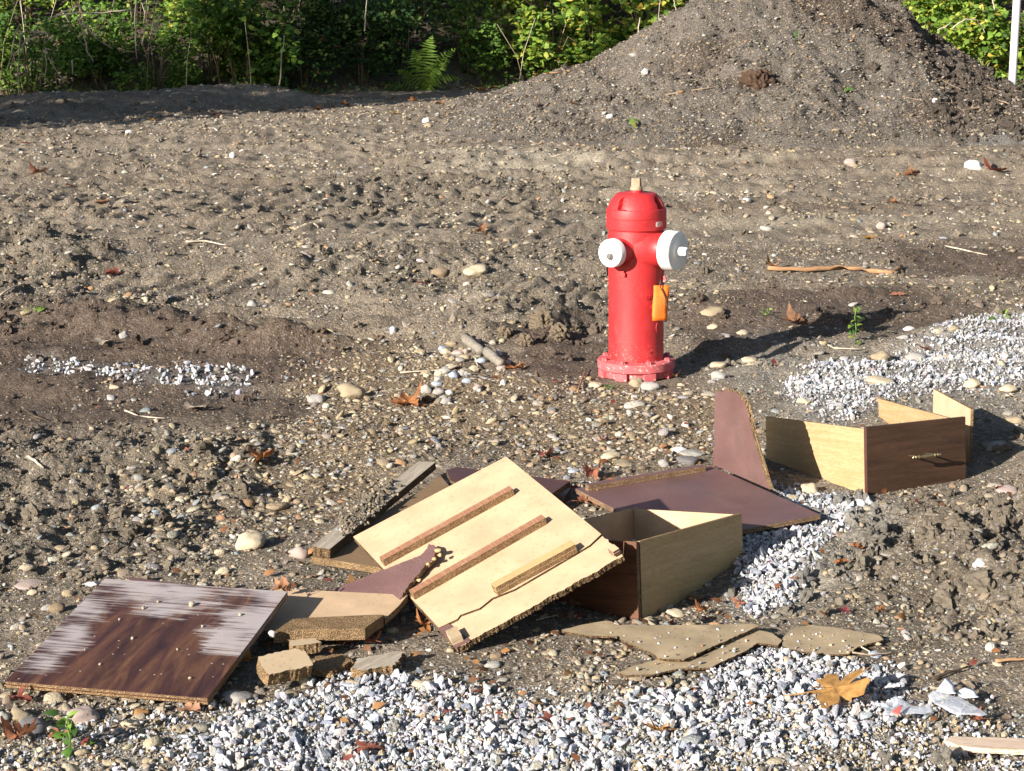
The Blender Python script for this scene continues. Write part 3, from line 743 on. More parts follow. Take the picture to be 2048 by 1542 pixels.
P, R_, S = crushed([Z_WHITE[3]], 2000, .0080, .021, 'd', k=1.0, soft=12)
scatter('white_gravel', P, R_, S, palette(len(P), CRUC, CRUW), PC_CRU)
P, R_, S = crushed([[(150, 1450), (300, 1420), (560, 1400), (900, 1372), (1200, 1400), (1800, 1400), (2150, 1460), (2150, 1650), (-150, 1650), (-150, 1500)]], 14000, .0040, .011, 'c', k=.8, soft=30)
scatter('grey_gravel', P, R_, S, palette(len(P), CRUC + PEBC[:3], CRUW + [2.5, 2.5, 2]), PC_CRU)
# mud clods
x, y = sample(90000, 3.3, 26, 1.75); jx, jy = pj(x, y)
rg = zmask(Z_ROUGH, jx, jy, 20)
dens = .08 + .10 * sstep(.1, .6, vn(x * 1.5, y * 1.5, 105)) + .6 * rg * sstep(-.25, .35, vn(x * 5, y * 5, 106)) + .3 * sstep(.35, .6, np.abs(vn(x * 2.3, y * 2.3, 107)))
zr = zmask([Z_ROUGH[1]], jx, jy, 20)
dens = dens * (1 - .9 * flatness(x, y)) * (1 - .7 * zmask(Z_WHITE, jx, jy)) * (1 - .6 * zmask(Z_PEB, jx, jy))
dens = dens + .55 * zr * sstep(-.3, .3, vn(x * 6, y * 6, 109))
size = np.clip(rng.lognormal(math.log(.0068), .55, len(x)) * (1 + .5 * zr) * (1 + np.clip((y - 6) / 9, 0, 1.2)), .003, .03)
k = rng.uniform(0, 1, len(x)) < dens; x, y, size = x[k], y[k], size[k]
P, R_, S = place(x, y, size, np.ones(len(x)), (.6, 1.0), .3, .6)
cc, _ = soil_colour(P[:, 0], P[:, 1], P[:, 2]); cc = cc * rng.uniform(.7, 1.15, (len(cc), 1))
scatter('mud_clods', P, R_, S, cc, PC_CLO)
# stones and crumbs on the heap
n = 26000; x = rng.uniform(-1.2, 7.6, n); y = rng.uniform(18.7, 23.2, n); z = mound_z(x, y)
k = z > .03; x, y, z = x[k], y[k], z[k]; z = z + .6 * np.minimum(height(x, y), .2); n = len(x)
size = np.clip(rng.lognormal(math.log(.0105), .4, n), .006, .04); P = np.stack([x, y, z + .2 * size], 1)
R_ = rng.uniform(-1, 1, (n, 3)) * np.array([.6, .6, 3]); S = np.stack([size * 1.1, size * .85, size * .65], 1)
scatter('heap_pebbles', P, R_, S, palette(n, [(.28, .22, .15), (.36, .31, .24), (.22, .20, .17), (.52, .50, .46), (.32, .21, .12), (.13, .11, .09)], [3, 2, 3, .5, .6, 3]), PC_PEB)
n = 9000; x = rng.uniform(-1.2, 7.6, n); y = rng.uniform(18.7, 23.2, n); z = mound_z(x, y); k = z > .03; x, y, z = x[k], y[k], z[k]
dn = .12 + .8 * sstep(.0, .5, vn(x * .8, y * .8, 108) + .8 * sstep(3.8, 4.8, x)); k = rng.uniform(0, 1, len(x)) < dn; x, y, z = x[k], y[k], z[k]; n = len(x)
z = z + .6 * np.minimum(height(x, y), .2); size = np.clip(rng.lognormal(math.log(.013), .5, n) * (1 + .7 * sstep(3.8, 4.8, x)), .006, .08)
P = np.stack([x, y, z + .1 * size], 1); R_ = rng.uniform(-3, 3, (n, 3)); S = np.stack([size, size * .85, size * .75], 1)
scatter('heap_clods', P, R_, S, np.tile([.10, .082, .066], (n, 1)) * rng.uniform(.7, 1.15, (n, 1)), PC_CLO)

# ------------------------------------------------------------------ fire hydrant
hb = gp(1272, 750); HY = thing('fire_hydrant', (hb[0], hb[1], 0), 'red iron fire hydrant with two white outlet caps, standing in the gravel', 'fire hydrant')
HY.rotation_euler = (0, math.radians(-.7), 0)
cam_ang = math.atan2(-hb[1], -hb[0])                         # direction from the hydrant to the camera
def hdir(deg): return cam_ang + math.radians(deg)            # positive to the right in the picture
pr = [(.118, .05), (.120, .07), (.1175, .09), (.1175, .40), (.1185, .43), (.121, .50), (.1215, .60), (.1165, .625), (.1165, .64)]
lathe('barrel', pr, M_RED, HY, 96)
def bonnet_r(r, z, a):
    for q in (-30, 60, 150, 240):
        d = (a - hdir(q) + math.pi) % (2 * math.pi) - math.pi
        s = d * r
        if .722 < z < .773:
            wz = .021 * (1 - max(0, (z - .752) / .0215) ** 2) ** .5 if z > .752 else .021
            if abs(s) < wz: return min(r, max(.086, r - .024))
    return r
bp = [(.117, .632), (.1265, .6365), (.1272, .642), (.1272, .678), (.1255, .680), (.1255, .682), (.1272, .684), (.1272, .714), (.1255, .7195), (.121, .7215)]
for i in range(22):
    tt = i / 21; bp.append((.086 + .0345 * (1 - tt ** 1.3) ** .9, .7225 + .057 * tt))
bp += [(.084, .7815), (.079, .7835), (.030, .7850), (.027, .787), (.0265, .797)]
lathe('bonnet', bp, M_RED, HY, 192, rfun=bonnet_r)
lathe('operating_nut', [(.026, .795), (.026, .808), (.023, .8105)], M_BRASSNUT, HY, 24)
o = lathe('operating_nut', [(.0215, .808), (.0225, .811), (.0215, .843), (.019, .8455)], M_BRASSNUT, HY, 5, smooth=False, matrix=Matrix.Rotation(hdir(38), 4, 'Z')); o['label'] = 'five sided bronze nut on top of the hydrant'
fb = [(.145, .004), (.1475, .006), (.1475, .030), (.150, .033), (.161, .036), (.1655, .039), (.1655, .070), (.163, .0735), (.119, .076)]
lathe('flange', fb, M_REDF, HY, 96)
for i in range(8):
    a = hdir(22 + i * 45); c, s = math.cos(a), math.sin(a)
    lathe('bolt', [(.0125, 0), (.0125, .013), (.010, .0145)], M_REDF, HY, 6, smooth=False, matrix=Matrix.Translation((c * .144, s * .144, .0725)) @ Matrix.Rotation(rnd.random(), 4, 'Z'))
    slab('flange_block', [(-.014, -.027), (.014, -.027), (.014, .027), (-.014, .027)], .032, [M_REDF] * 3, HY, Matrix.Translation((c * .149, s * .149, .0345)) @ Matrix.Rotation(a, 4, 'Z'), bev=.003)
def outlet(deg, rb, rc, d0, d1, z, nut, wedge=5):
    a = hdir(deg); M = Matrix.Translation((0, 0, z)) @ Matrix.Rotation(a, 4, 'Z') @ Matrix.Rotation(math.pi / 2, 4, 'Y')
    nz = lathe('nozzle', [(rb * 1.62, .06), (rb * 1.40, .092), (rb * 1.22, .108), (rb * 1.08, .124), (rb * 1.01, .138), (rb, d0 - .008), (rb * 1.03, d0 - .006), (rb * 1.03, d0)], M_REDN, HY, 64, matrix=M)
    lathe('gasket', [(rb * .92, d0 - .003), (rb * .92, d0 + .006)], M_IRON, HY, 48, matrix=M)
    cp = lathe('outlet_cap', [(rc * .97, d0 + .003), (rc, d0 + .006), (rc * .985, d1 - .006), (rc * .95, d1 - .001), (rc * .93, d1), (rc * .25, d1 + .001)], M_WHITE, HY, 64, matrix=M)
    k = nut; nb = lathe('cap_nut', [(k * 1.25, d1 - .002), (k * 1.25, d1 + .006), (k * 1.02, d1 + .009), (k * 1.02, d1 + .012)], M_WHITE, HY, 24, matrix=M)
    lathe('cap_nut', [(k * 1.05, d1 + .010), (k * 1.08, d1 + .012), (k * 1.0, d1 + .040), (k * .85, d1 + .042)], M_WHITE, HY, wedge, smooth=False, matrix=M @ Matrix.Rotation(.5, 4, 'Z'))
outlet(57, .068, .085, .150, .210, .552, .018)
outlet(-34, .050, .0605, .158, .196, .550, .0165)
outlet(146, .050, .0605, .158, .196, .550, .0165)
# lugs under the outlets
for deg, z0, w in ((-27, .470, .010), (-24, .462, .008)):
    a = hdir(deg); slab('chain_lug', [(-.012, -w), (.012, -w), (.012, w), (-.012, w)], .016, [M_RED] * 3, HY, Matrix.Translation((math.cos(a) * .122, math.sin(a) * .122, z0)) @ Matrix.Rotation(a, 4, 'Z'), bev=.002)
a = hdir(68); lug = lathe('chain_lug', [(.013, -.004), (.014, 0), (.013, .004)], M_REDF, HY, 20, matrix=Matrix.Translation((math.cos(a) * .124, math.sin(a) * .124, .425)) @ Matrix.Rotation(a, 4, 'Z') @ Matrix.Rotation(math.pi / 2, 4, 'X'))
def text_mesh(txt, size, depth=.002):
    cu = bpy.data.curves.new('txt', 'FONT'); cu.body = txt; cu.size = size; cu.extrude = depth; cu.align_x = 'CENTER'; cu.align_y = 'CENTER'; cu.resolution_u = 3
    to = bpy.data.objects.new('txt', cu); COL.objects.link(to); bpy.context.view_layer.update()
    me = bpy.data.meshes.new_from_object(to.evaluated_get(bpy.context.evaluated_depsgraph_get())); bpy.data.objects.remove(to); return me
def wrap(name, txt, size, deg, z, rad, mat, depth=.002, squeeze=1.0):
    me = text_mesh(txt, size, depth); a0 = hdir(deg)
    for v in me.vertices:
        a = a0 + v.co.x * squeeze / rad; r = rad + v.co.z; v.co = (r * math.cos(a), r * math.sin(a), z + v.co.y)
    me.materials.clear(); me.materials.append(mat); o = bpy.data.objects.new(name, me); COL.objects.link(o); o.parent = HY; return o
wrap('painted_number', '85H', .030, 49, .660, .1276, M_LETTER, .0006, .8)
wrap('cast_letters', 'BR', .028, 27, .355, .1180, M_RED, .003)
wrap('cast_letters', 'C', .030, 36, .312, .1180, M_RED, .003)
wrap('cast_letters', 'C', .030, 38, .280, .1180, M_RED, .003)
wrap('cast_letters', '(', .046, 47, .225, .1180, M_RED, .003)
wrap('cast_letters', '8', .014, 30, .120, .1180, M_RED, .0025)
# orange tag hung from the lug
tp = atY(1323, 571, hb[1] - .135)
tg = thing('paper_tag', tuple(tp), 'orange printed card tag hanging on the right side of the hydrant', 'tag', rot=(math.radians(-3), math.radians(1.5), math.radians(6)))
V = []; Fc = []
for j in range(9):
    for i in range(5):
        X = -.0325 + .065 * i / 4 + (.0012 * math.sin(j * .9)); Z = -.148 * j / 8; V.append((X - .003 * j / 8, .004 * math.sin(i * 1.1 + j * .5), Z))
for j in range(8):
    for i in range(4): q = j * 5 + i; Fc.append((q, q + 5, q + 6, q + 1))
card = meshobj('card', V, Fc, M_TAG, tg, True); sm = card.modifiers.new('s', 'SOLIDIFY'); sm.thickness = .0012
tube('wire', [(-.004, -.004, .024), (-.008, -.010, .010), (-.004, -.008, -.010), (.006, -.009, -.025), (.016, -.011, -.050), (.023, -.012, -.080), (.032, -.012, -.105)], .0028, M_IRON, tg, 6)

# ------------------------------------------------------------------ broken furniture
def board(name, label, cat, pos, eul_deg): return thing(name, pos, label, cat, rot=tuple(math.radians(v) for v in eul_deg))
# 1 large pale particle board with three runners, tilted against the drawer
BIG = board('chipboard_sheet', 'large pale particle board panel with three drawer runners, tilted against the drawer', 'board panel', (-.139, 4.393, .022), (8.8, -21.5, 23.4))
BL, BW = .505, .697
bm4 = BIG.matrix_basis.copy(); bm4 = MT((-.139, 4.393, .022), [math.radians(v) for v in (8.8, -21.5, 23.4)])
Minv = bm4.inverted(); Bn = np.array(bm4.to_3x3() @ Vector((0, 0, 1))); Bp = np.array(bm4.translation)
def blo(px, py):
    p = onplane(px, py, Bp, Bn); q = Minv @ Vector(p); return (q.x, q.y)
crack = [blo(*p) for p in [(890, 1250), (915, 1238), (921, 1230), (960, 1216), (985, 1196), (1030, 1178), (1150, 1108), (1180, 1090), (1200, 1070)]]
top_poly = [(0, crack[0][1] + .003)] + [(c[0], c[1] + .0008) for c in crack[1:-1]] + [(BL, crack[-1][1] + .001), (BL, BW), (0, BW)]
low_poly = [(0, 0), (BL * .985, 0), (BL, .02), (BL, crack[-1][1] - .002)] + [(c[0], c[1] - .0012) for c in crack[1:-1]][::-1] + [(0, crack[0][1] - .001)]
slab('panel', top_poly, .017, [M_PARTICLE, M_CHIPD, M_LAM], BIG, broken=(), bev=0)
lo = slab('split_strip', low_poly, .017, [M_PARTICLE, M_CHIPD, M_LAM], BIG, Matrix.Translation((0, 0, -.005)), broken=(0, 1, 2), step=.004, jag=.0022); lo['label'] = 'split lower edge strip with rough dark chip edge'
# laminate edging on the lower left corner
slab('edge_strip', [(-.002, .0), (.040, .001), (.030, .10), (.012, .15), (-.002, .17)], .004, [M_LAM] * 3, BIG, Matrix.Translation((0, 0, -.0025)))
def runner(parent, inv, pl, p0, p1, w, h, mat, name='runner', cap=None):
    a = Vector(p0).to_2d() if len(p0) > 2 else Vector(p0); b = Vector(p1); d = b - a; L_ = d.length; ang = math.atan2(d.y, d.x)
    return slab(name, rectangle(L_, w), h, mat, parent, Matrix.Translation((a.x, a.y, h)) @ Matrix.Rotation(ang, 4, 'Z'), bev=.001)
for (p0, p1), mt in ((((770, 1133), (1030, 990)), [M_RUN, M_CHIP, M_CHIP]), (((830, 1200), (1095, 1048)), [M_RUN, M_CHIP, M_CHIP])):
    a = blo(*p0); b = blo(*p1); runner(BIG, Minv, None, a, b, .023, .022, mt)
a = blo(996, 1192); b = blo(1156, 1105); r3 = runner(BIG, Minv, None, a, b, .026, .028, [board_mat('bare_runner_face', (.43, .29, .14), (.30, .18, .08), .5), M_CHIP, M_CHIP]); r3['label'] = 'short pale runner stripped of its veneer'
a = blo(930, 1278); slab('cleat', rectangle(.045, .030), .022, [M_MASON, M_PARTICLE2, M_PARTICLE2], BIG, Matrix.Translation((a[0] - .004, a[1], .0172)) @ Matrix.Rotation(1.45, 4, 'Z'))
mt_ = text_mesh('1977', .013, .0002)
mt_.materials.clear(); mt_.materials.append(M_IRON); q = bpy.data.objects.new('stamped_number', mt_); COL.objects.link(q); q.parent = BIG
a2 = blo(914, 1268); q.matrix_local = Matrix.Translation((a2[0], a2[1], -.0020)) @ Matrix.Rotation(-1.0, 4, 'Z'); 
a = blo(1240, 1106); slab('cleat', rectangle(.02, .028), .016, [M_PARTICLE, M_LAMD, M_LAMD], BIG, Matrix.Translation((a[0] - .02, a[1] - .004, .0175)))
# 2 plum fragment sticking up in front of it
pA, pB, pC = gp(655, 1187, .03), gp(805, 1190, .075), onplane(866, 1095, Bp + Bn * .028, Bn)
def frame(a, b, c):
    xx = (b - a) / np.linalg.norm(b - a); n = np.cross(xx, c - a); n /= np.linalg.norm(n)
    if n[2] < 0: n = -n
    yy = np.cross(n, xx); M = Matrix(((xx[0], yy[0], n[0], a[0]), (xx[1], yy[1], n[1], a[1]), (xx[2], yy[2], n[2], a[2]), (0, 0, 0, 1)))
    return M, n
def ccw(p):
    s = sum(p[i][0] * p[(i + 1) % len(p)][1] - p[(i + 1) % len(p)][0] * p[i][1] for i in range(len(p)))
    return p if s > 0 else p[::-1]
def flatpiece(name, label, cat, M, n, pts, th, mats, broken='all', jag=.003, step=.006, part=None):
    """a flat piece lying in the plane of M; its outline given where its corners show"""
    inv = M.inverted(); a = np.array(M.translation)
    ol = ccw([tuple((inv @ Vector(onplane(px, py, a, n)))[:2]) for px, py in pts])
    t_ = thing(name, (0, 0, 0), label, cat); t_.matrix_world = M
    br = tuple(range(len(ol))) if broken == 'all' else broken
    slab(part or 'board', ol, th, mats, t_, broken=br, jag=jag, step=step, bev=0)
    return t_
M, n = frame(pA, pB, pC)
inv = M.inverted()
ol = [(650, 1190), (655, 1183), (840, 1111), (852, 1099), (857, 1087), (868, 1090), (873, 1098), (866, 1118), (850, 1130), (835, 1150), (812, 1178), (790, 1215), (650, 1215)]
t_ = thing('laminate_fragment', (0, 0, 0), 'plum-brown laminate fragment with a jagged broken edge, poking over the tilted panel', 'board fragment'); t_.matrix_world = M
loc = ccw([tuple((inv @ Vector(onplane(px, py, np.array(M.translation), n)))[:2]) for px, py in ol])
slab('board', loc, .012, [M_LAM, M_CHIP, M_CHIPD], t_, broken=tuple(range(len(loc))), jag=.002, step=.006, bev=0)
for (px, py, s) in ((876, 1101, .010), (880, 1110, .007), (868, 1118, .008), (838, 1160, .007), (856, 1128, .006)):
    c = inv @ Vector(onplane(px, py, np.array(M.translation), n)); o = proto_ico("wood_chip", 2, M_GLUE, .6, 1.6, int(px)); COL.objects.link(o); o.parent = t_; o.location = c; o.scale = (s, s * .7, s * .6)
# 3 scuffed walnut board at left
BRP, BRE = (-1.200, 4.128, .034), (7.3, -.1, -12.4)
M_SCUFF = walnut_scuffed(.51, .57)
BRB = board('scuffed_board', 'dark walnut-print board scraped white along its far edge, lying at lower left', 'board panel', BRP, BRE)
slab('panel', rectangle(.509, .570), .018, [M_SCUFF, M_CHIP, M_LAM], BRB, bev=.0015)
brm = MT(BRP, [math.radians(v) for v in BRE]); bri = brm.inverted(); brn = np.array(brm.to_3x3() @ Vector((0, 0, 1)))
crumbs = [(265, 1278, 3.5), (380, 1358, 3.5), (405, 1254, 3.5), (287, 1218, 4), (239, 1240, 3), (384, 1212, 7), (480, 1231, 4), (316, 1205, 3.5), (200, 1330, 3), (170, 1300, 2.5), (355, 1300, 2.5)]
for i, (a, b, s) in enumerate(crumbs):
    c = Vector(onplane(a, b, np.array(brm.translation), brn)); o = proto_ico('stone_crumb', 2, rockm((.45, .38, .29)), .5, 1.5, i); COL.objects.link(o)
    o.location = c; o.scale = (s / 900,) * 3; o.location.z += s / 1500
    tagit(o, 'tiny stone crumb on the walnut board, ' + ['left of its middle', 'near its lower right corner', 'in its right half, above the middle', 'in the left scraped patch', 'highest in the left scraped patch', 'largest, on the scraped far edge', 'on the white scraped right side', 'on the scraped upper middle', 'in the lower left half', 'nearest the left edge', 'in the dark lower middle'][i], 'crumb', 'crumbs on the walnut board')
M, n = frame(gp(255, 1155, .07), gp(350, 1172, .06), gp(300, 1140, .075))
flatpiece('laminate_fragment', 'narrow plum laminate sliver behind the scuffed walnut board', 'board fragment', M, n, [(250, 1156), (262, 1154), (420, 1176), (500, 1185), (440, 1196), (300, 1180)], .012, [M_LAM, M_CHIP, M_LAM], (), part='board')
# 4 pale particle board piece with a brown strip on it
M, n = frame(gp(590, 1240, .045), gp(770, 1236, .055), gp(560, 1178, .062))
PT = flatpiece('particle_board_piece', 'cream particle board offcut with a brown chipboard strip along its front', 'board fragment', M, n,
               [(548, 1180), (560, 1177), (815, 1190), (797, 1212), (770, 1237), (766, 1229), (590, 1262), (530, 1262)], .018, [M_PARTICLE, M_CHIP, M_LAM], (), part='board')
M2, n2 = frame(gp(548, 1264, .062), gp(730, 1257, .062), gp(590, 1238, .062)); inv = M2.inverted()
ol = ccw([tuple((inv @ Vector(onplane(px, py, np.array(M2.translation), n2)))[:2]) for px, py in [(547, 1263), (600, 1259), (730, 1257), (745, 1245), (768, 1230), (752, 1229), (620, 1235), (585, 1238)]])
s_ = slab('chipboard_strip', ol, .030, [M_CHIP, M_CHIP, M_CHIPD], None, broken=(2, 3, 4) if False else (), bev=0); s_.matrix_world = M2; s_.parent = PT; s_.matrix_parent_inverse = M.inverted()
# 5 small chunks
def chunk(label, pts, z, th, mats, jag=.003, zr=0.0):
    M, n = frame(gp(*pts[0], z), gp(*pts[1], z), gp(*pts[2], z + zr)); return flatpiece('particle_board_chunk', label, 'board fragment', M, n, pts, th, mats, 'all', jag, .005, 'chunk')
chunk('square cream particle board chunk with a pebble on its face', [(538, 1350), (626, 1330), (612, 1303), (590, 1296), (577, 1300), (517, 1313), (522, 1330)], .055, .036, [M_PARTICLE2, M_CHIP, M_CHIPD], .002, .018)
chunk('small cream chip block just behind the square chunk', [(604, 1290), (643, 1284), (630, 1276), (578, 1281), (582, 1292)], .045, .026, [M_PARTICLE2, M_CHIP, M_CHIPD], .002)
chunk('crumbly yellow chipboard scrap right of the square chunk', [(622, 1338), (665, 1341), (706, 1322), (688, 1309), (630, 1312)], .024, .016, [M_CHIP, M_CHIP, M_CHIPD], .004)
chunk('grey weathered splintered block above the white gravel', [(702, 1335), (722, 1340), (785, 1332), (812, 1305), (795, 1302), (715, 1317)], .028, .024, [M_GREYWOOD, M_CHIP, M_CHIPD], .004)
# 6 weathered plank lying on a brown board
PK = board('weathered_plank', 'long grey weathered plank half covered with dirt, left of the tilted panel', 'plank', (-.572, 5.08, .072), (.2, .6, -15))
slab('plank', [(0, 0), (.058, -.012), (.062, .99), (.004, .985)], .026, [M_GREYWOOD, M_CHIPD, M_CHIPD], PK, broken=(0, 2), jag=.004)
q_ = [gp(692 + 95 * u + rng.normal(0, 10) - 8 * u, 1052 - 84 * u + rng.normal(0, 7), .074) for u in rng.uniform(0, 1, 480)]
q_ = np.array(q_); s_ = rng.uniform(.003, .011, len(q_)); q_[:, 2] = .070 + rng.uniform(0, .008, len(q_))
i_ = rng.uniform(0, 1, len(q_)) < .5
scatter('plank_dirt', q_[i_], rng.uniform(-3, 3, (i_.sum(), 3)), np.tile(s_[i_][:, None], (1, 3)), np.tile([.21, .175, .13], (i_.sum(), 1)), PC_CLO)
scatter('plank_grit', q_[~i_], rng.uniform(-3, 3, ((~i_).sum(), 3)), np.tile(s_[~i_][:, None] * .6, (1, 3)), palette((~i_).sum(), PEBC, PEBW), PC_PEB)
M, n = frame(gp(620, 1120, .040), gp(790, 1140, .040), gp(760, 1050, .045))
flatpiece('brown_board', 'brown board under the weathered plank and tilted panel', 'board panel', M, n, [(622, 1113), (760, 1135), (840, 1130), (930, 1010), (880, 950), (850, 975)], .020, [board_mat('brown_chip_face', (.23, .15, .085), (.12, .07, .04), .5), M_CHIP, M_CHIPD], (), part='board')
# dark boards behind
M, n = frame(gp(900, 945, .055), gp(1085, 1010, .055), gp(940, 935, .06))
flatpiece('dark_board', 'dark red-brown laminated board behind the tilted panel', 'board panel', M, n, [(893, 940), (915, 934), (1140, 962), (1086, 1000), (1060, 1040), (900, 960)], .020, [M_LAMD, M_CHIPD, M_LAMD], (), part='board')
M, n = frame(gp(1000, 1000, .028), gp(1110, 1000, .028), gp(1000, 960, .03))
flatpiece('dark_board', 'second dark laminated board lying lower, against the red leaves', 'board panel', M, n, [(1000, 960), (1142, 975), (1125, 1000), (1090, 1030), (1000, 1040)], .016, [M_LAMD, M_CHIPD, M_LAMD], (), part='board')
M, n = frame(gp(820, 1040, .02), gp(930, 1010, .02), gp(870, 960, .02))
flatpiece('dusty_board', 'dusty brown board half buried beside the weathered plank', 'board panel', M, n, [(790, 1045), (878, 958), (960, 965), (900, 1040)], .014, [lam_mat('dusty_laminate', (.20, .135, .095), .8), M_CHIPD, M_LAMD], 'all', .002)
# 7 plum floor panel with a batten and an upright broken panel
LP, LE = (.492, 5.254, .030), (1.6, -1.3, 28.3)
lm4 = MT(LP, [math.radians(v) for v in LE]); li = lm4.inverted(); ln = np.array(lm4.to_3x3() @ Vector((0, 0, 1)))
LB = board('cabinet_corner', 'plum-brown laminate panel lying flat with a broken panel standing up from its right side', 'broken cabinet', LP, LE)
slab('floor_panel', [(.20, 0), (.525, 0), (.525, .604), (0, .604), (0, .34)], .016, [M_LAM, M_CHIP, M_LAM], LB)
def llo(px, py):
    q = li @ Vector(onplane(px, py, np.array(LP), ln)); return (q.x, q.y)
a, b = llo(1177, 983), llo(1412, 943); runner(LB, li, None, a, b, .022, .020, [M_LAM, M_CHIP, M_CHIP], 'batten')
u0, u1 = gp(1427, 929, .022), np.array(lm4 @ Vector((*llo(1542, 979), 0)))
e1 = (u1 - u0) / np.linalg.norm(u1 - u0); e2 = ln - np.dot(ln, e1) * e1; e2 = np.array([e2[0], e2[1], e2[2]]); e2 /= np.linalg.norm(e2); e3 = np.cross(e1, e2)
UM = Matrix(((e1[0], e2[0], e3[0], u0[0]), (e1[1], e2[1], e3[1], u0[1]), (e1[2], e2[2], e3[2], u0[2]), (0, 0, 0, 1)))
ui = UM.inverted()
up = [tuple((ui @ Vector(onplane(px, py, u0, e3)))[:2]) for px, py in [(1426, 929), (1540, 979), (1536, 972), (1505, 868), (1492, 812), (1478, 790), (1462, 783), (1448, 779), (1430, 783)]]
fr = 1 if np.dot(e3, CC - u0) > 0 else -1
us = slab('upright_panel', ccw(up), .016, [M_LAM, M_CHIP, M_LAM] if fr > 0 else [M_LAM, M_CHIP, M_LAM], None, broken=(3, 4, 5, 6, 7), jag=.004, step=.006, bev=0)
us.matrix_world = (UM if fr > 0 else UM @ Matrix.Translation((0, 0, .0))); us.parent = LB; us.matrix_parent_inverse = lm4.inverted()
us['label'] = 'upright broken plum panel with a jagged pale top edge'
# 8 drawer beside the tilted panel
def boxpanels(root, base, Ld, Wd, Hd, th, mats):
    """four panels round an open box; mats: front(y=0), right(x=L), back(y=W), left(x=0), as (outer, edge, inner)"""
    R90 = Matrix.Rotation(math.pi / 2, 4, 'X')
    def pan(name, M, l, mt, h=Hd): return slab(name, rectangle(l, h), th, mt, root, M, bev=.0008)
    return pan
D1P, D1E = (.3505, 4.727, -.0225), (-6.518, 5.732, 54.616)
D1 = board('drawer', 'open drawer with pale oak-print side, tucked under the right corner of the tilted panel', 'drawer', D1P, D1E)
Ld, Wd, Hd, th = .575, .370, .210, .010
RX = Matrix.Rotation(math.pi / 2, 4, 'X')
# local x runs along the oak side seen from the front, y towards the back left
slab('side_panel', rectangle(Ld, Hd), th, [M_OAK2, M_CHIP, M_OAK2], D1, RX, bev=.0008)                                                # y=0 plane, outer face towards -y
slab('side_panel', rectangle(Ld, Hd), th, [M_PARTICLE, M_CHIP, M_OAK2], D1, Matrix.Translation((0, Wd - th, 0)) @ RX, bev=.0008)
YZ = Matrix.Rotation(math.pi / 2, 4, 'Z') @ RX
slab('back_panel', rectangle(Wd - 2 * th - .002, Hd - .003), th, [M_PARTICLE, M_CHIP, M_PARTICLE], D1, Matrix.Translation((Ld - th - .002, th + .001, .001)) @ YZ, bev=.0008)
fp = slab('front_panel', rectangle(Wd + .035, Hd + .022), .014, [M_MAHOG, M_CHIP, M_MAHOG], D1, Matrix.Translation((-.015, -.006, -.020)) @ YZ, bev=.001); fp['label'] = 'dark red-brown drawer front in shadow'
# 9 drawer with the brass handle
D2P, D2E = (1.167, 5.858, .0), (-7.092, 1.87, 29.161)
dm = MT(D2P, [math.radians(v) for v in D2E]); di = dm.inverted()
D2 = board('drawer', 'broken drawer with dark walnut front and turned brass handle, standing at right', 'drawer', D2P, D2E)
Lf, Wf, Hf = .430, .534, .229
slab('front_panel', rectangle(Lf, Hf), .014, [M_WALNUT, M_LAMD, M_WALNUT], D2, RX, bev=.001)
slab('side_panel', rectangle(Wf, Hf - .012), .010, [M_OAK, M_CHIP, M_OAK], D2, Matrix.Translation((.004, .016, .004)) @ YZ @ Matrix.Translation((0, 0, .010)), bev=.0008)
# far side panel splays inwards: from behind the front's right end to its visible far end
ztop = np.array(dm @ Vector((0, 0, Hf - .01))); dn = np.array(dm.to_3x3() @ Vector((0, 0, 1)))
e_ = di @ Vector(onplane(1762, 797, ztop, dn)); s0 = Vector((Lf - .018, .016)); dd = Vector((e_.x, e_.y)) - s0
sp_ = slab('side_panel', rectangle(dd.length, Hf - .012), .010, [M_OAK, M_CHIP, M_OAK], D2, Matrix.Translation((s0.x, s0.y, .002)) @ Matrix.Rotation(math.atan2(dd.y, dd.x), 4, 'Z') @ RX, bev=.0008)
# handle: two posts and a turned bar
hc = di @ Vector(onplane(1841, 911, np.array(dm.translation), np.array(dm.to_3x3() @ Vector((0, -1, 0)))))
hx, hz = hc.x - .012, hc.z + .004
prof = [(0.001, -.062), (.0035, -.060), (.0045, -.057), (.003, -.054), (.002, -.052), (.005, -.049), (.0055, -.046), (.003, -.043), (.0028, -.040), (.006, -.036), (.0065, -.033), (.004, -.030), (.0035, -.026), (.005, -.015), (.0058, 0)]
prof = prof + [(r, -z) for r, z in prof[:-1]][::-1]
hbar = lathe('handle', prof, M_BRASS, D2, 16, matrix=Matrix.Translation((hx, -.044, hz)) @ Matrix.Rotation(math.pi / 2, 4, 'Y') @ Matrix.Rotation(.0, 4, 'Z'))
for s in (-.037, .037): tube('handle_post', [(0, 0, 0), (0, .044, 0)], .0032, M_BRASS, D2, 10, matrix=Matrix.Translation((hx + s, -.044, hz)))
# loose back board behind it
qa, qb = gr(1945, 915), None
pa = gp(1946, 930, 0); pb = gp(1870, 862, 0)
M, n = frame(pa, pb, pa + np.array([0, 0, .2]))
nn = np.cross(pb - pa, np.array([0, 0, 1.])); nn /= np.linalg.norm(nn)
e1 = (pb - pa) / np.linalg.norm(pb - pa); e2 = np.array([0, 0, 1.]); e3 = np.cross(e1, e2)
UM2 = Matrix(((e1[0], e2[0], e3[0], pa[0]), (e1[1], e2[1], e3[1], pa[1]), (e1[2], e2[2], e3[2], pa[2]), (0, 0, 0, 1))); u2 = UM2.inverted()
ol = ccw([tuple((u2 @ Vector(onplane(px, py, pa, e3)))[:2]) for px, py in [(1944, 932), (1947, 818), (1872, 778), (1870, 865)]])
lb = thing('loose_board', (0, 0, 0), 'loose pale board standing on edge behind the walnut drawer front', 'board panel'); lb.matrix_world = UM2
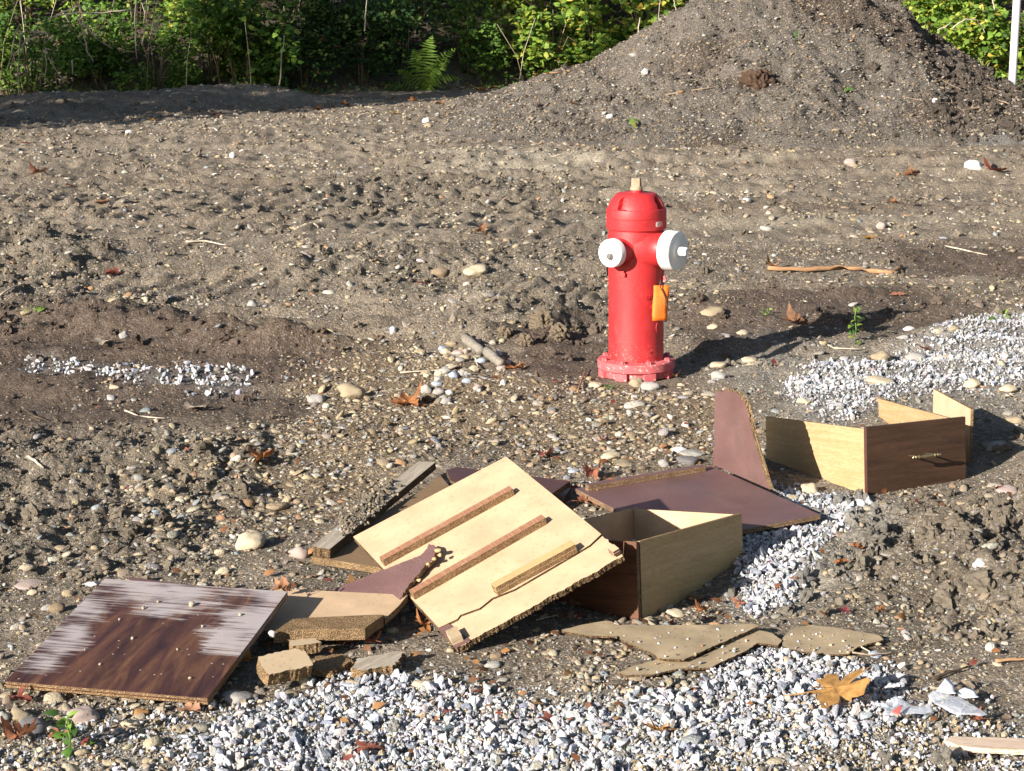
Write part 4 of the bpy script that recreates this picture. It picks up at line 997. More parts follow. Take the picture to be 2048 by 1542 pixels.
slab('board', ol, .010, [M_PARTICLE2, M_CHIP, M_PARTICLE2], lb, bev=0)
# 10 thin torn hardboard
for i, (lab, z, th) in enumerate((('upper torn piece of thin tan hardboard in front of the drawer', .027, .005), ('lower torn piece of thin tan hardboard tapering to the left', .016, .005), ('right hand piece of thin hardboard sprinkled with grit', .013, .004))):
    q = ([(50, 172), (130, 152), (240, 132), (262, 135), (285, 150), (420, 152), (700, 150), (880, 145), (905, 155), (870, 170), (720, 236), (580, 300), (470, 295), (440, 270), (380, 245), (310, 215), (300, 200), (180, 198), (60, 180)],
         [(290, 358), (370, 325), (460, 300), (580, 305), (640, 290), (880, 170), (960, 185), (1000, 215), (985, 238), (900, 228), (830, 270), (740, 310), (700, 335), (560, 338), (440, 365), (330, 368)],
         [(1000, 215), (1040, 170), (1120, 150), (1250, 165), (1420, 195), (1440, 215), (1330, 245), (1290, 275), (1200, 280), (1060, 262), (1010, 245)])[i]
    pts = [(1100 + a / 2.16, 1180 + b / 2.16) for a, b in q]
    M, n = frame(gp(1200, 1300, z), gp(1300, 1300, z), gp(1200, 1270, z + .003))
    flatpiece('hardboard_piece', lab, 'board fragment', M, n, pts, th, [M_MASON, M_CHIPD, M_MASON], 'all', .0016, .006, 'sheet')
hx_ = rng.uniform(1120, 1760, 700); hy_ = rng.uniform(1240, 1345, 700)
ho = np.zeros(700, bool)
for q in NOGO: ho |= poly_sd(hx_, hy_, q) > 3
hk = np.where(poly_sd(hx_, hy_, NOGO[0]) > 0, .029, np.where(poly_sd(hx_, hy_, NOGO[2]) > 0, .015, .018))[ho]
keep = rng.uniform(0, 1, ho.sum()) < np.where(hk < .016, .8, .28); hs = rng.uniform(.0015, .005, ho.sum())
hp = np.array([gp(a, b, c) for a, b, c in zip(hx_[ho], hy_[ho], hk)])[keep]; hs = hs[keep]
scatter('hardboard_grit', hp, rng.uniform(-3, 3, (len(hp), 3)), np.stack([hs, hs, hs * .8], 1), palette(len(hp), PEBC + CRUC, PEBW + CRUW), PC_PEB)
# 11 pale split wood at lower right
lt = thing('split_lath', (0, 0, 0), 'pale splintered wood lath at the lower right, lying on fine grit', 'lath')
M, n = frame(gp(1890, 1490, .014), gp(2050, 1500, .014), gp(1890, 1475, .014)); lt.matrix_world = M; inv = M.inverted()
ol = ccw([tuple((inv @ Vector(onplane(px, py, np.array(M.translation), n)))[:2]) for px, py in [(1888, 1481), (1900, 1473), (2000, 1475), (2250, 1484), (2250, 1506), (2050, 1500), (1960, 1496), (1915, 1490)]])
slab('lath', ol, .012, [M_PALEWOOD, M_PALEWOOD, M_PALEWOOD], lt, broken=(0, 1, 5, 6, 7), jag=.0015, bev=0)

# ------------------------------------------------------------------ stones one can point to
def stone(px, py, w, h, col, label, sub=3, z=0.0, sharp=False, sink=.33, on=None):
    p = surf(px, py + h * .35); dep = p[1]; ppm = FPX / (dep * cF[1] + (p[2] - CAM_H) * cF[2])
    W, Hh = w / ppm / 2, h / ppm / 2
    sd_ = int(px * 7 + py)
    if sharp: o = proto_chip('stone', rockm(col), sd_)
    else: o = proto_ico('stone', sub, rockm(col), .34, 1.1, sd_, True)
    COL.objects.link(o)
    o.scale = (W, W * rnd.uniform(.75, 1.0), max(Hh * .93, .003)); o.rotation_euler = (rnd.uniform(-.1, .1), rnd.uniform(-.15, .15), rnd.uniform(-.3, .3))
    o.location = (p[0], p[1] + W * .2, (p[2] if on is None else on) + Hh * (1 - 2 * sink) * .95)
    return tagit(o, label, 'stone')
TAN, CREAM, GREY, WHT, BRN, DGR, PINK, RUST, BLUE = (.36, .29, .19), (.55, .46, .32), (.36, .34, .31), (.62, .60, .58), (.27, .20, .13), (.17, .16, .16), (.42, .33, .29), (.36, .19, .07), (.38, .43, .50)
STONES = [
 (703, 779, 56, 36, TAN, 'large smooth tan cobble on the dark mud left of the rock pile'),
 (632, 796, 36, 26, GREY, 'grey-tan stone just left of the large tan cobble'),
 (950, 541, 58, 24, CREAM, 'long cream stone half set in the mud at the middle'),
 (878, 543, 36, 26, BRN, 'brown crusty stone left of the long cream stone'),
 (610, 514, 26, 26, PINK, 'pale brown upright stone in the wheel tracks'),
 (505, 608, 22, 22, GREY, 'grey round stone standing among low clods'),
 (230, 600, 34, 20, TAN, 'flat oval stone on the dark mud at left'),
 (248, 669, 20, 20, GREY, 'small round grey stone in front of the muddy ridge'),
 (502, 1078, 60, 46, CREAM, 'big half-buried cream cobble left of the weathered plank'),
 (598, 1102, 42, 34, PINK, 'grey-mauve cobble touching the end of the weathered plank'),
 (1426, 619, 50, 28, TAN, 'crusty tan rock right of the orange tag'),
 (1427, 642, 26, 14, CREAM, 'small cream stone in front of the crusty tan rock'),
 (1701, 324, 28, 22, PINK, 'pinkish stone on the ridge below the dirt heap'),
 (1950, 332, 36, 26, WHT, 'pale round boulder right of the pinkish stone, near the red leaves'),
 (1494, 400, 16, 14, WHT, 'bright white pebble up the yard, right of the hydrant top'),
 (1534, 455, 30, 12, GREY, 'flat grey stone right of the big white cap'),
 (1762, 450, 20, 20, PINK, 'pinkish upright stone above the orange twig'),
 (1762, 711, 42, 28, TAN, 'tan stone in front of the green weed'),
 (1835, 712, 46, 26, GREY, 'grey stone at the edge of the white gravel'),
 (1607, 762, 40, 26, WHT, 'white angular rock above the broken drawer'),
 (1608, 799, 38, 24, CREAM, 'cream stone below the white angular rock'),
 (1758, 759, 56, 20, CREAM, 'long flat cream stone in the white gravel'),
 (1890, 729, 42, 26, CREAM, 'cream stone farther right in the white gravel'),
 (1944, 766, 36, 24, CREAM, 'round cream stone above the loose pale board'),
 (2018, 775, 34, 18, CREAM, 'cream pebble near the right edge of the yard'),
 (2030, 838, 34, 20, TAN, 'tan pebble cut by the right edge, above the drawer shadow'),
 (1818, 657, 26, 16, WHT, 'white stone first of the row above the gravel'),
 (1849, 659, 30, 12, TAN, 'tan flat stone second of the row above the gravel'),
 (1876, 659, 20, 14, CREAM, 'cream stone third of the row above the gravel'),
 (1908, 657, 22, 14, TAN, 'tan stone last of the row above the gravel'),
 (1440, 750, 36, 24, GREY, 'grey rock just right of the hydrant base'),
 (1436, 728, 34, 16, CREAM, 'cream pebble behind the grey rock by the hydrant base'),
 (1500, 719, 34, 16, CREAM, 'cream pebble out on the hydrant shadow edge'),
 (1451, 671, 24, 14, GREY, 'grey pebble above the hydrant shadow'),
 (1486, 664, 24, 12, CREAM, 'cream pebble at the top side of the hydrant shadow'),
 (1274, 763, 30, 26, TAN, 'pointed tan stone leaning on the hydrant flange'),
 (1303, 770, 40, 24, GREY, 'flat grey stone against the hydrant flange, below the other'),
 (1190, 768, 28, 14, CREAM, 'cream stone left of the hydrant foot'),
 (1211, 668, 18, 24, CREAM, 'upright cream stone hard against the left of the barrel'),
 (1376, 920, 50, 24, DGR, 'dark flat stone behind the upright plum panel'),
 (1385, 905, 54, 14, GREY, 'long pale grey stone on top of the dark flat stone'),
 (1358, 898, 32, 16, WHT, 'whitish stone behind the dark flat stone'),
 (1328, 925, 22, 20, GREY, 'grey round stone left of the dark flat stone'),
 (1222, 910, 44, 16, CREAM, 'flat cream stone above the batten panel'),
 (1248, 926, 44, 12, TAN, 'flat tan stone nearer the batten'),
 (1147, 941, 22, 10, BLUE, 'small bluish stone beside the red leaf litter'),
 (1620, 975, 34, 26, CREAM, 'cream stone in front of the drawer side'),
 (1588, 995, 22, 20, TAN, 'tan stone at the corner of the plum panel'),
 (60, 1166, 70, 18, PINK, 'flat mauve stone at the left edge'),
 (182, 1164, 42, 20, WHT, 'white flaky stone behind the walnut board'),
 (112, 1213, 34, 26, BRN, 'brown-grey cobble left of the walnut board'),
 (66, 1184, 24, 14, CREAM, 'cream pebble below the flat mauve stone'),
 (136, 1185, 24, 16, TAN, 'tan pebble between the mauve stone and the walnut board'),
 (95, 1215, 26, 14, GREY, 'grey pebble by the brown-grey cobble'),
 (35, 1427, 46, 28, TAN, 'tan cobble on a red leaf at lower left'),
 (6, 1432, 26, 30, GREY, 'grey cobble cut by the lower left edge'),
 (282, 1424, 30, 20, RUST, 'rust coloured pebble under the front of the walnut board'),
 (262, 1446, 36, 20, CREAM, 'cream pebble in front of the walnut board'),
 (205, 1475, 30, 24, DGR, 'dark grey angular stone right of the green sprig'),
 (165, 1425, 56, 42, PINK, 'lumpy pinkish-grey rock below the walnut board'),
 (582, 1388, 34, 16, TAN, 'tan pebble in front of the square chunk'),
 (557, 1387, 16, 16, GREY, 'grey pebble left of the tan one at the square chunk'),
 (470, 1392, 66, 26, GREY, 'flat grey slab stone right of the walnut board corner'),
 (985, 1328, 32, 16, GREY, 'grey oval pebble in front of the tilted panel'),
 (992, 1310, 26, 16, BRN, 'brown pebble behind the grey oval one'),
 (1170, 1375, 18, 18, TAN, 'tan round pebble above the white gravel'),
 (1352, 1257, 36, 16, CREAM, 'yellowish oval pebble lying on the torn hardboard'),
 (845, 1368, 42, 22, CREAM, 'cream stone on the rim of the white gravel'),
 (704, 1366, 34, 18, CREAM, 'pale stone at the left rim of the white gravel'),
 (840, 703, 26, 16, TAN, 'tan stone at the left of the rock pile'),
 (845, 752, 0, 0, GREY, None),
 (879, 750, 28, 24, GREY, 'grey wedge stone at the front of the rock pile'),
 (905, 733, 36, 20, CREAM, 'pale angular stone in the middle of the rock pile'),
 (912, 709, 24, 16, GREY, 'grey rough stone behind the pale angular one'),
 (892, 702, 22, 14, CREAM, 'cream pebble at the back of the rock pile'),
 (973, 702, 26, 16, TAN, 'tan stone at the right of the rock pile'),
 (997, 702, 18, 22, WHT, 'whitish block stone at the right end of the rock pile'),
 (955, 680, 14, 18, PINK, 'pinkish stone on top behind the rock pile'),
 (903, 686, 24, 14, TAN, 'tan stone highest behind the rock pile'),
 (852, 776, 22, 22, GREY, 'grey stone left of three in front of the rock pile'),
 (877, 781, 24, 18, GREY, 'grey stone middle of three in front of the rock pile'),
 (899, 783, 16, 12, WHT, 'white stone right of three in front of the rock pile'),
 (957, 779, 12, 12, WHT, 'small white pebble left of the dark leaf'),
 (1007, 763, 12, 14, WHT, 'small white pebble right of the dark leaf'),
 (786, 664, 14, 18, WHT, 'egg shaped white pebble upright in the mud'),
 (758, 682, 24, 12, TAN, 'tan pebble left of the egg shaped white pebble'),
 (465, 317, 14, 14, WHT, 'white pebble in the upper yard left of centre'),
 (852, 237, 16, 16, WHT, 'white pointed rock at the far left of the dirt heap'),
 (857, 250, 16, 14, TAN, 'round tan rock in front of the white pointed rock'),
 (258, 263, 16, 12, WHT, 'pale grey stone near the far shade'),
 (1290, 142, 12, 18, WHT, 'white stone low on the left of the dirt heap'),
 (1268, 109, 20, 10, GREY, 'flat grey stone high on the left of the dirt heap'),
 (1220, 232, 14, 12, WHT, 'white stone at the foot of the dirt heap'),
 (1870, 200, 14, 12, WHT, 'white stone on the right slope of the dirt heap'),
 (1995, 890, 50, 24, GREY, 'grey rock in the drawer shadow at right'),
 (2015, 980, 44, 24, PINK, 'pinkish long stone at the right edge below the drawer shadow'),
 (1960, 1125, 30, 22, WHT, 'white stone on the rough mud at right'),
 (1510, 1313, 22, 16, DGR, 'dark stone under the hardboard edge'),
 (1573, 1320, 30, 18, CREAM, 'flat cream chip stone on the white gravel'),
 (1750, 1308, 26, 16, BLUE, 'bluish stone at the end of the hardboard'),
 (1820, 1466, 18, 14, BLUE, 'bluish angular stone left of the pale lath'),
 (1290, 650, 0, 0, GREY, None),
]
for px, py, w, h, col, lab in STONES:
    if w: stone(px, py, w, h, col, lab, sharp=('angular' in lab or 'block' in lab or 'wedge' in lab or 'flaky' in lab), on=(.033 if 'hardboard' in lab and 'lying' in lab else None))
for i in range(26):
    px, py = 930 + rnd.gauss(0, 42), 738 + rnd.gauss(0, 22)
    stone(px, py, rnd.uniform(13, 28), rnd.uniform(10, 18), rnd.choice([GREY, GREY, TAN, CREAM, PINK, BLUE]), 'small loose stone heaped among the larger ones in the rock pile left of the hydrant')['group'] = 'small stones heaped in the rock pile'
stone(545, 1312, 14, 16, WHT, 'small white pebble lying on the square particle board chunk', on=.060)
stone(60, 1450, 66, 40, DGR, 'dark bluish lump of rock at lower left beside the sprig')
M_STUB = wood_mat('stub_wood', (.30, .27, .22), (.15, .13, .11), 'X', 2, .9)
# grey water-worn wood lumps in the rock pile
for (a, b, r_, lab) in (((930, 686), (962, 716), .034, 'grey worn stub of wood, farther one in the rock pile'), ((972, 716), (1003, 740), .034, 'grey worn stub of wood, nearer one in the rock pile')):
    p, q = gr(*a), gr(*b); p = p + [0, 0, .03]; q = q + [0, 0, .03]
    o = tube('wood_stub', [p + (q - p) * i / 6 + [rnd.uniform(-.004, .004), 0, rnd.uniform(-.004, .004)] for i in range(7)], r_ * .72, M_STUB, None, 9, .8, jitter=.15); tagit(o, lab, 'wood stub')
for i, (a, b) in enumerate((((950, 720), (958, 745)), ((935, 757), (985, 772)), ((940, 765), (995, 780)), ((925, 748), (975, 760)))):
    p, q = gr(*a), gr(*b); tagit(tube('bark_strip', [p + (q - p) * k / 5 + [0, 0, .012 + .004 * (k % 2)] for k in range(6)], .006, M_DARKSTEM if i else M_GREYWOOD, None, 5, .4),
                                'dark bark splinter lying across the front of the rock pile', 'splinter', 'bark splinters in the rock pile')

# ------------------------------------------------------------------ fallen leaves
def maple(px, py, w, col, label, curl=.5, rot=None, lift=.012, flatz=None, lobes=5, flip=False, tilt=None):
    p = surf(px, py); ppm = FPX / (p[1] * cF[1] + (p[2] - CAM_H) * cF[2]); R0 = w / ppm / 2 * (.9 if w < 120 else 1.08)
    r = random.Random(int(px * 3 + py)); V = [(0, 0, 0)]; F = []
    k = 60; ph = r.uniform(0, 6)
    for ring in (.35, .7, 1.0):
        for i in range(k):
            a = 2 * math.pi * i / k
            l = abs(math.cos((a + math.pi / 2) * lobes / 2 * (1.0))) ** .75
            rad = .34 + .66 * l * (.85 + .15 * math.cos(a - math.pi / 2)); rad = rad if ring > .5 else .55; rad *= 1 + (.09 * math.sin(a * 17) + .10 * math.sin(a * 9 + ph)) * (ring == 1)
            if abs((a - 1.5 * math.pi)) < .25: rad = .2
            rr = R0 * rad * ring; x_, y_ = rr * math.cos(a), rr * math.sin(a)
            z_ = curl * R0 * (.55 * (rr / R0) ** 2 * math.sin(2 * a + ph) + .35 * (rr / R0) ** 2 * math.cos(3 * a + ph * 2) + .12 * l * ring + .06 * math.sin(rr / R0 * 9 + a * 5))
            if curl > .45:                                   # dry leaves roll up along an axis
                cr = curl * 1.9; x_, z_ = R0 / cr * math.sin(x_ / R0 * cr), z_ + R0 / cr * (1 - math.cos(x_ / R0 * cr)) * .8
            V.append((x_, y_, z_))
    for i in range(k):
        j = (i + 1) % k; F.append((0, 1 + i, 1 + j)); F += [(1 + q * k + i, 1 + (q + 1) * k + i, 1 + (q + 1) * k + j, 1 + q * k + j) for q in (0, 1)]
    t_ = thing('fallen_leaf', (p[0], p[1], (p[2] if flatz is None else flatz) + lift), label, 'leaf')
    tl = tilt or (r.uniform(-.12, .2), r.uniform(-.15, .15))
    t_.rotation_euler = (tl[0], tl[1], rot if rot is not None else r.uniform(0, 6.28))
    meshobj('blade', V, F, dryleaf(col), t_, True)
    tube('leaf_stalk', [(0, -R0 * .1, .001), (R0 * .05, -R0 * .7, .004), (R0 * .2, -R0 * 1.25, R0 * .15)], R0 * .022, dryleaf(tuple(c * .9 for c in col)), t_, 5)
    mnz = min(v[2] for v in V); t_.location.z += min(.5 * abs(mnz), .03)
    return t_
OR, BR_, RD, YL, PL, DB = (.33, .135, .05), (.23, .115, .058), (.22, .06, .04), (.42, .24, .06), (.46, .38, .28), (.17, .075, .04)
LEAVES = [
 (300, 243, 30, YL, 'yellow-orange leaf at the edge of the far shade', .5), (50, 294, 30, OR, 'orange leaf at far left of the yard', .4),
 (75, 357, 50, DB, 'red-brown leaf at left below the orange one', .6), (142, 374, 26, OR, 'small orange-brown leaf right of the red-brown one', .4),
 (200, 418, 38, OR, 'flat orange leaf in the left wheel tracks', .15), (460, 441, 30, RD, 'bright red leaf in the middle wheel tracks', .5), (352, 422, 20, BR_, 'small brown leaf left of the red one', .4),
 (228, 549, 44, RD, 'dull red leaf on the lumpy mud at left', .5), (845, 573, 30, RD, 'small red leaf right of centre below the brown stone', .3),
 (610, 500, 20, (.5, .16, .06), 'tiny orange leaf on the pale upright stone', .3), (960, 475, 44, BR_, 'pointed brown-olive leaf standing in the mud', .7),
 (520, 925, 76, OR, 'curled orange-brown leaf on the pebbles left of the plank', .8), (815, 812, 96, OR, 'big curled rusty leaf in front of the rock pile', .7),
 (1033, 742, 60, OR, 'folded orange leaf right of the rock pile', .9), (990, 766, 26, DB, 'dark red leaf beside the white pebbles', .6),
 (392, 822, 58, PL, 'bleached grey leaf on the dark mud', .4), (205, 690, 50, PL, 'pale bleached leaf above the white pebble streak', .3),
 (1145, 211, 22, OR, 'orange leaf on the left skirt of the dirt heap', .7), (1545, 538, 42, OR, 'orange leaf at the left end of the long twig', .9),
 (1592, 652, 70, BR_, 'large crumpled brown leaf in the hydrant shadow', .9), (1785, 415, 36, OR, 'pale orange leaf in the upper right yard', .6),
 (1740, 472, 48, YL, 'long yellow-orange leaf in the upper right yard', .2), (1822, 354, 36, BR_, 'brown folded leaf right of the pinkish stone', .9),
 (1750, 318, 14, OR, 'small brown leaf next to the pinkish stone', .8), (1518, 316, 26, YL, 'small yellow leaf on the ridge below the dirt heap', .5),
 (1990, 335, 70, RD, 'dark red leaf by the pale round boulder', .6), (2040, 300, 24, OR, 'orange leaf at the right edge by the heap', .5), (1064, 410, 26, RD, 'purple-red sprig leaf left of the hydrant top', .6),
 (1545, 735, 46, RD, 'reddish leaf on the gravel right of the hydrant', .6), (1535, 690, 20, RD, 'pinkish leaf at the lower side of the hydrant shadow', .4),
 (1745, 725, 30, OR, 'thin red-orange leaf under the tan stone', .3), (1850, 690, 40, RD, 'red-brown leaf at the edge of the right gravel', .4), (1795, 592, 40, (.45, .2, .12), 'flat pinkish-orange leaf above the weed', .1),
 (1350, 757, 30, BR_, 'brown leaf scrap against the hydrant flange', .8), (1185, 660, 26, BR_, 'brown leaf stuck in the mud left of the hydrant', .8), (1140, 790, 0, BR_, None, .5),
 (1185, 955, 64, (.36, .13, .08), 'crumpled reddish leaf behind the batten panel', .9), (1140, 985, 44, (.34, .12, .07), 'reddish leaf between dark board and plum panel', .8),
 (1170, 1012, 66, (.42, .17, .1), 'salmon-brown leaf between the panel and the drawer', .6), (1240, 945, 0, OR, None, .5),
 (850, 1262, 64, OR, 'rusty leaf in front of the tilted panel corner', .9), (868, 1250, 44, OR, 'upright rusty leaf against the tilted panel', .9),
 (745, 1293, 54, (.42, .13, .06), 'bright rust leaf below the brown strip', .6), (748, 1280, 30, BR_, 'rounded brown leaf under the end of the brown strip', .9), (690, 1295, 40, BR_, 'thin brown leaf shred behind the chunks', .6),
 (487, 1335, 60, (.50, .23, .06), 'tall orange leaf leaning on the right edge of the walnut board', .8), (572, 1282, 40, OR, 'curled leaf beneath the brown strip', .9),
 (380, 1432, 60, (.42, .22, .13), 'pinkish-brown leaf below the walnut board', .6), (40, 1490, 96, (.33, .14, .07), 'large rusty leaf at the lower left edge', .9), (120, 1480, 70, (.42, .19, .10), 'rusty leaf right beneath the green sprig', .7),
 (36, 1408, 60, RD, 'dark red leaf under the walnut board at far left', .5), (1320, 1470, 66, (.42, .22, .07), 'brown curled leaf on the white gravel', .9),
 (1100, 1450, 70, (.28, .09, .06), 'flat dark red leaf on the white gravel', .25), (735, 1508, 80, (.24, .08, .05), 'dark red leaf low in the white gravel', .4),
 (895, 1432, 40, (.30, .10, .08), 'small dark leaf left in the white gravel', .4), (952, 1392, 24, RD, 'tiny red leaf at the top of the white gravel', .4), (1710, 1103, 40, OR, 'orange curled leaf on the rough mud at right', .9),
 (1682, 1132, 44, OR, 'orange leaf below the curled one on the rough mud', .6), (1690, 1229, 36, (.26, .04, .05), 'crimson leaf on the mud below the orange ones', .2), (1405, 1232, 44, OR, 'rusty leaf between drawer and hardboard', .8),
 (1480, 1215, 40, (.42, .17, .1), 'reddish leaf right of the drawer corner', .5), (1760, 1230, 26, OR, 'rust leaf right of the crimson one', .6), (1950, 1450, 54, (.26, .09, .05), 'torn red-brown leaf above the pale lath', .9),
 (1205, 885, 22, (.3, .12, .12), 'mauve leaf scrap on the pebbles above the panel', .6), (1090, 915, 50, (.30, .10, .08), 'dark red leaf behind the tilted panel top', .6), (1010, 875, 0, RD, None, .5), (1842, 1300, 0, OR, None, 0),
 (640, 220, 26, OR, 'orange leaf in the far yard', .5), (690, 212, 30, OR, 'orange leaf in the far yard, right of the first', .5), (780, 200, 24, OR, 'orange leaf below the dark hedge', .5), (825, 205, 26, OR, 'rust leaf left of the far white rock', .5), (875, 208, 34, OR, 'rust leaf just above the far white rock', .5), (965, 168, 26, OR, 'orange leaf at the foot of the fern bank', .6), (580, 228, 28, BR_, 'brown leaf out in the far yard at left', .5), (790, 230, 22, YL, 'yellow leaf in the far yard left of the white rock', .5), (430, 232, 30, RD, 'red-brown leaf beyond the shade edge', .4), (655, 222, 0, OR, None, 0),
]
for px, py, w, col, lab, cu in LEAVES:
    if w: maple(px, py, w, col, lab, cu)
maple(1668, 1408, 150, (.40, .215, .07), 'large golden maple leaf with long stalk, lying on the white gravel', .35, rot=-1.75, lift=.035, tilt=(.30, .10))
for i, (px, py) in enumerate(((565, 1243), (577, 1248))):
    maple(px, py, 52 if i == 0 else 30, (.36, .18, .10), ['crumpled brown leaf on the left end of the brown strip', 'small brown leaf clinging behind the crumpled one'][i], 1.1, lift=.02, flatz=.066)

ns_ = 420; lx_ = np.concatenate([rng.normal(-.2, .55, ns_ // 2), rng.normal(.5, .9, ns_ // 2)]); ly_ = np.concatenate([rng.normal(4.5, .5, ns_ // 2), rng.normal(5.6, 1.0, ns_ // 2)])
kk = ly_ > 3.7; lx_, ly_ = lx_[kk], ly_[kk]
LITTER = (lx_, ly_)
# ------------------------------------------------------------------ twigs
def twig(pts, r_, mat, label, z=.01, taper=.5, nm='twig', sub=3):
    P = []; G = [surf(*p) for p in pts]
    for a, b in zip(G[:-1], G[1:]):
        for k in range(sub): P.append(a + (b - a) * k / sub)
    P.append(G[-1]); P = [p + np.array([0, 0, z + rnd.uniform(0, .5) * r_]) for p in P]
    o = tube(nm, P, r_, mat, None, 6, taper, jitter=.25); return tagit(o, label, 'twig')
twig([(1535, 541), (1610, 545), (1680, 540), (1740, 546), (1785, 549), (1803, 538)], .014, M_ROOT, 'long orange-brown twig lying right of the hydrant', .012, .9)
twig([(372, 488), (410, 486), (452, 494)], .008, M_TWIGP, 'short pale twig in the wheel tracks'); twig([(40, 500), (52, 484), (60, 470)], .010, M_GREYWOOD, 'grey stick leaning at the far left')
twig([(0, 592), (25, 582), (50, 573)], .006, M_TWIGP, 'thin straw at the left edge'); twig([(55, 918), (70, 928), (88, 945)], .007, M_GREYWOOD, 'grey stick among clods at left')
twig([(250, 826), (280, 838), (330, 842)], .004, M_TWIGP, 'fine curved root on the dark mud'); twig([(50, 822), (60, 834), (90, 843)], .004, M_DARKSTEM, 'dark curved wire-like stem on the mud')
twig([(1640, 690), (1670, 700), (1720, 704)], .006, M_TWIGP, 'pale twig below the hydrant shadow'); twig([(1330, 1425), (1316, 1433), (1302, 1424)], .006, M_GREYWOOD, 'grey twig stub above the curled leaf')
twig([(1990, 1330), (2020, 1328), (2060, 1327)], .005, M_ROOT, 'orange stem at the right edge'); twig([(1865, 1365), (1900, 1352), (1935, 1342)], .005, M_DARKSTEM, 'dark twig right of the plastic scrap')
twig([(1040, 142), (1060, 148), (1090, 152), (1120, 148)], .012, M_ROOT, 'orange twig at the left end of the dirt heap', .02); twig([(1330, 195), (1400, 183), (1460, 175)], .008, M_TWIG, 'thin stem across the dirt heap', .02)
twig([(800, 750), (870, 745), (900, 742)], .004, M_TWIGP, 'thin straw across the rock pile'); twig([(1890, 495), (1940, 505), (1975, 512)], .006, M_TWIGP, 'pale straw on the moist patch at right')
twig([(1700, 1280), (1720, 1300), (1740, 1312)], .003, M_TWIGP, 'dry grass stem at the hardboard end'); twig([(1695, 1312), (1740, 1318), (1790, 1312)], .003, M_TWIG, 'second dry grass stem at the hardboard end')
twig([(1715, 650), (1760, 625), (1810, 603)], .006, M_TWIG, 'stick crossing the tip of the hydrant shadow'); twig([(1155, 790), (1163, 765), (1172, 742)], .004, M_ROOT, 'bent orange stalk left of the hydrant')
for i in range(18):
    px, py = rnd.uniform(1780, 2045), rnd.uniform(150, 225); 
    if py < 150 + (1900 - px) * .5: continue
    twig([(px, py), (px + rnd.uniform(-25, 25), py + rnd.uniform(-10, 12)), (px + rnd.uniform(-50, 50), py + rnd.uniform(-12, 18))], .006, M_TWIG, 'fine root trailing out of the right slope of the dirt heap', .02)['group'] = 'roots in the dirt heap'
# ball of roots and soil on the heap
c = surf(1512, 170); rb = proto_ico('root_ball', 4, rock_mat('root_soil', (.075, .045, .028), .3, 60), .35, 3.0, 5, False); COL.objects.link(rb)
rb.location = (c[0], c[1], c[2] - .02); rb.scale = (.19, .17, .18); tagit(rb, 'dark brown ball of roots and earth on the face of the dirt heap', 'root ball')
for i, (px, py, s) in enumerate(((1085, 655, .075), (1118, 676, .06), (1050, 690, .05), (1148, 668, .05), (1010, 672, .045))):
    c = gr(px, py); o = proto_ico('mud_clump', 4, rock_mat('clump_mud', (.16, .125, .085), .2, 40), .5, 2.6, 70 + i, False); COL.objects.link(o); o.location = (c[0], c[1], c[2] + s * .35); s *= .72; o.scale = (s, s * .8, s * .95)
    tagit(o, ['tallest dark mud clump left of the hydrant', 'mud clump just right of the tallest one', 'low mud clump beside the whitish block stone', 'rightmost mud clump near the hydrant barrel', 'mud clump at the back of the rock pile'][i], 'mud clump')

# ------------------------------------------------------------------ weeds
def leafset(name, nodes, size, cols, parent, ratio=.5, elev=.3, tri=1, jit=.6, droop=.3):
    """small leaves at the nodes, one mesh"""
    n = len(nodes) * tri; nodes = np.repeat(np.asarray(nodes, float), tri, 0)
    s = size * rng.uniform(.65, 1.25, n); az = rng.uniform(0, 2 * math.pi, n)
    if tri == 3: az = np.repeat(rng.uniform(0, 2 * math.pi, n // 3), 3) + np.tile([0, 2.1, -2.1], n // 3) + rng.normal(0, .2, n)
    el = rng.normal(elev, jit, n)
    d = np.stack([np.cos(az) * np.cos(el), np.sin(az) * np.cos(el), np.sin(el)], 1)
    up = np.tile([0, -.45, 1.0], (n, 1)) + rng.normal(0, .45, (n, 3)); sd_ = np.cross(d, up); sd_ /= np.linalg.norm(sd_, axis=1)[:, None] + 1e-9
    nn = np.cross(sd_, d)
    S = s[:, None]
    v0 = nodes + d * S * .1
    v1 = nodes + d * S * .45 + sd_ * S * ratio * .5 + nn * S * .08; v2 = nodes + d * S * .45 - sd_ * S * ratio * .5 + nn * S * .08
    v3 = nodes + d * S * .8 + sd_ * S * ratio * .33 + nn * S * .02; v4 = nodes + d * S * .8 - sd_ * S * ratio * .33 + nn * S * .02
    v5 = nodes + d * S * 1.1 - nn * S * droop * .4
    V = np.stack([v0, v1, v2, v3, v4, v5], 1).reshape(-1, 3); b = np.arange(n)[:, None] * 6
    F = np.concatenate([b + np.array([[0, 1, 2]]), b + np.array([[1, 3, 2]]), b + np.array([[2, 3, 4]]), b + np.array([[3, 5, 4]])], 0)
    C_ = np.repeat(cols(n), 6, 0)
    o = npmesh(name, V, F, M_LEAF, False, {'leafcol': ('FLOAT_COLOR', C_)})
    if parent: o.parent = parent
    return o
def greens(cs, w): return lambda n: palette(n, cs, w, .25)
GR1 = greens([(.13, .24, .035), (.09, .18, .03), (.19, .30, .045), (.06, .13, .03), (.28, .32, .06)], [3, 3, 2, 2, .5])
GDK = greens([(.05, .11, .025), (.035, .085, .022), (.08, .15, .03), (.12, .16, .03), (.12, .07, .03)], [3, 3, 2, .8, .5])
GYL = greens([(.24, .35, .05), (.16, .28, .045), (.33, .37, .06), (.09, .17, .03), (.48, .38, .07)], [3, 3, 2, 2, .5])
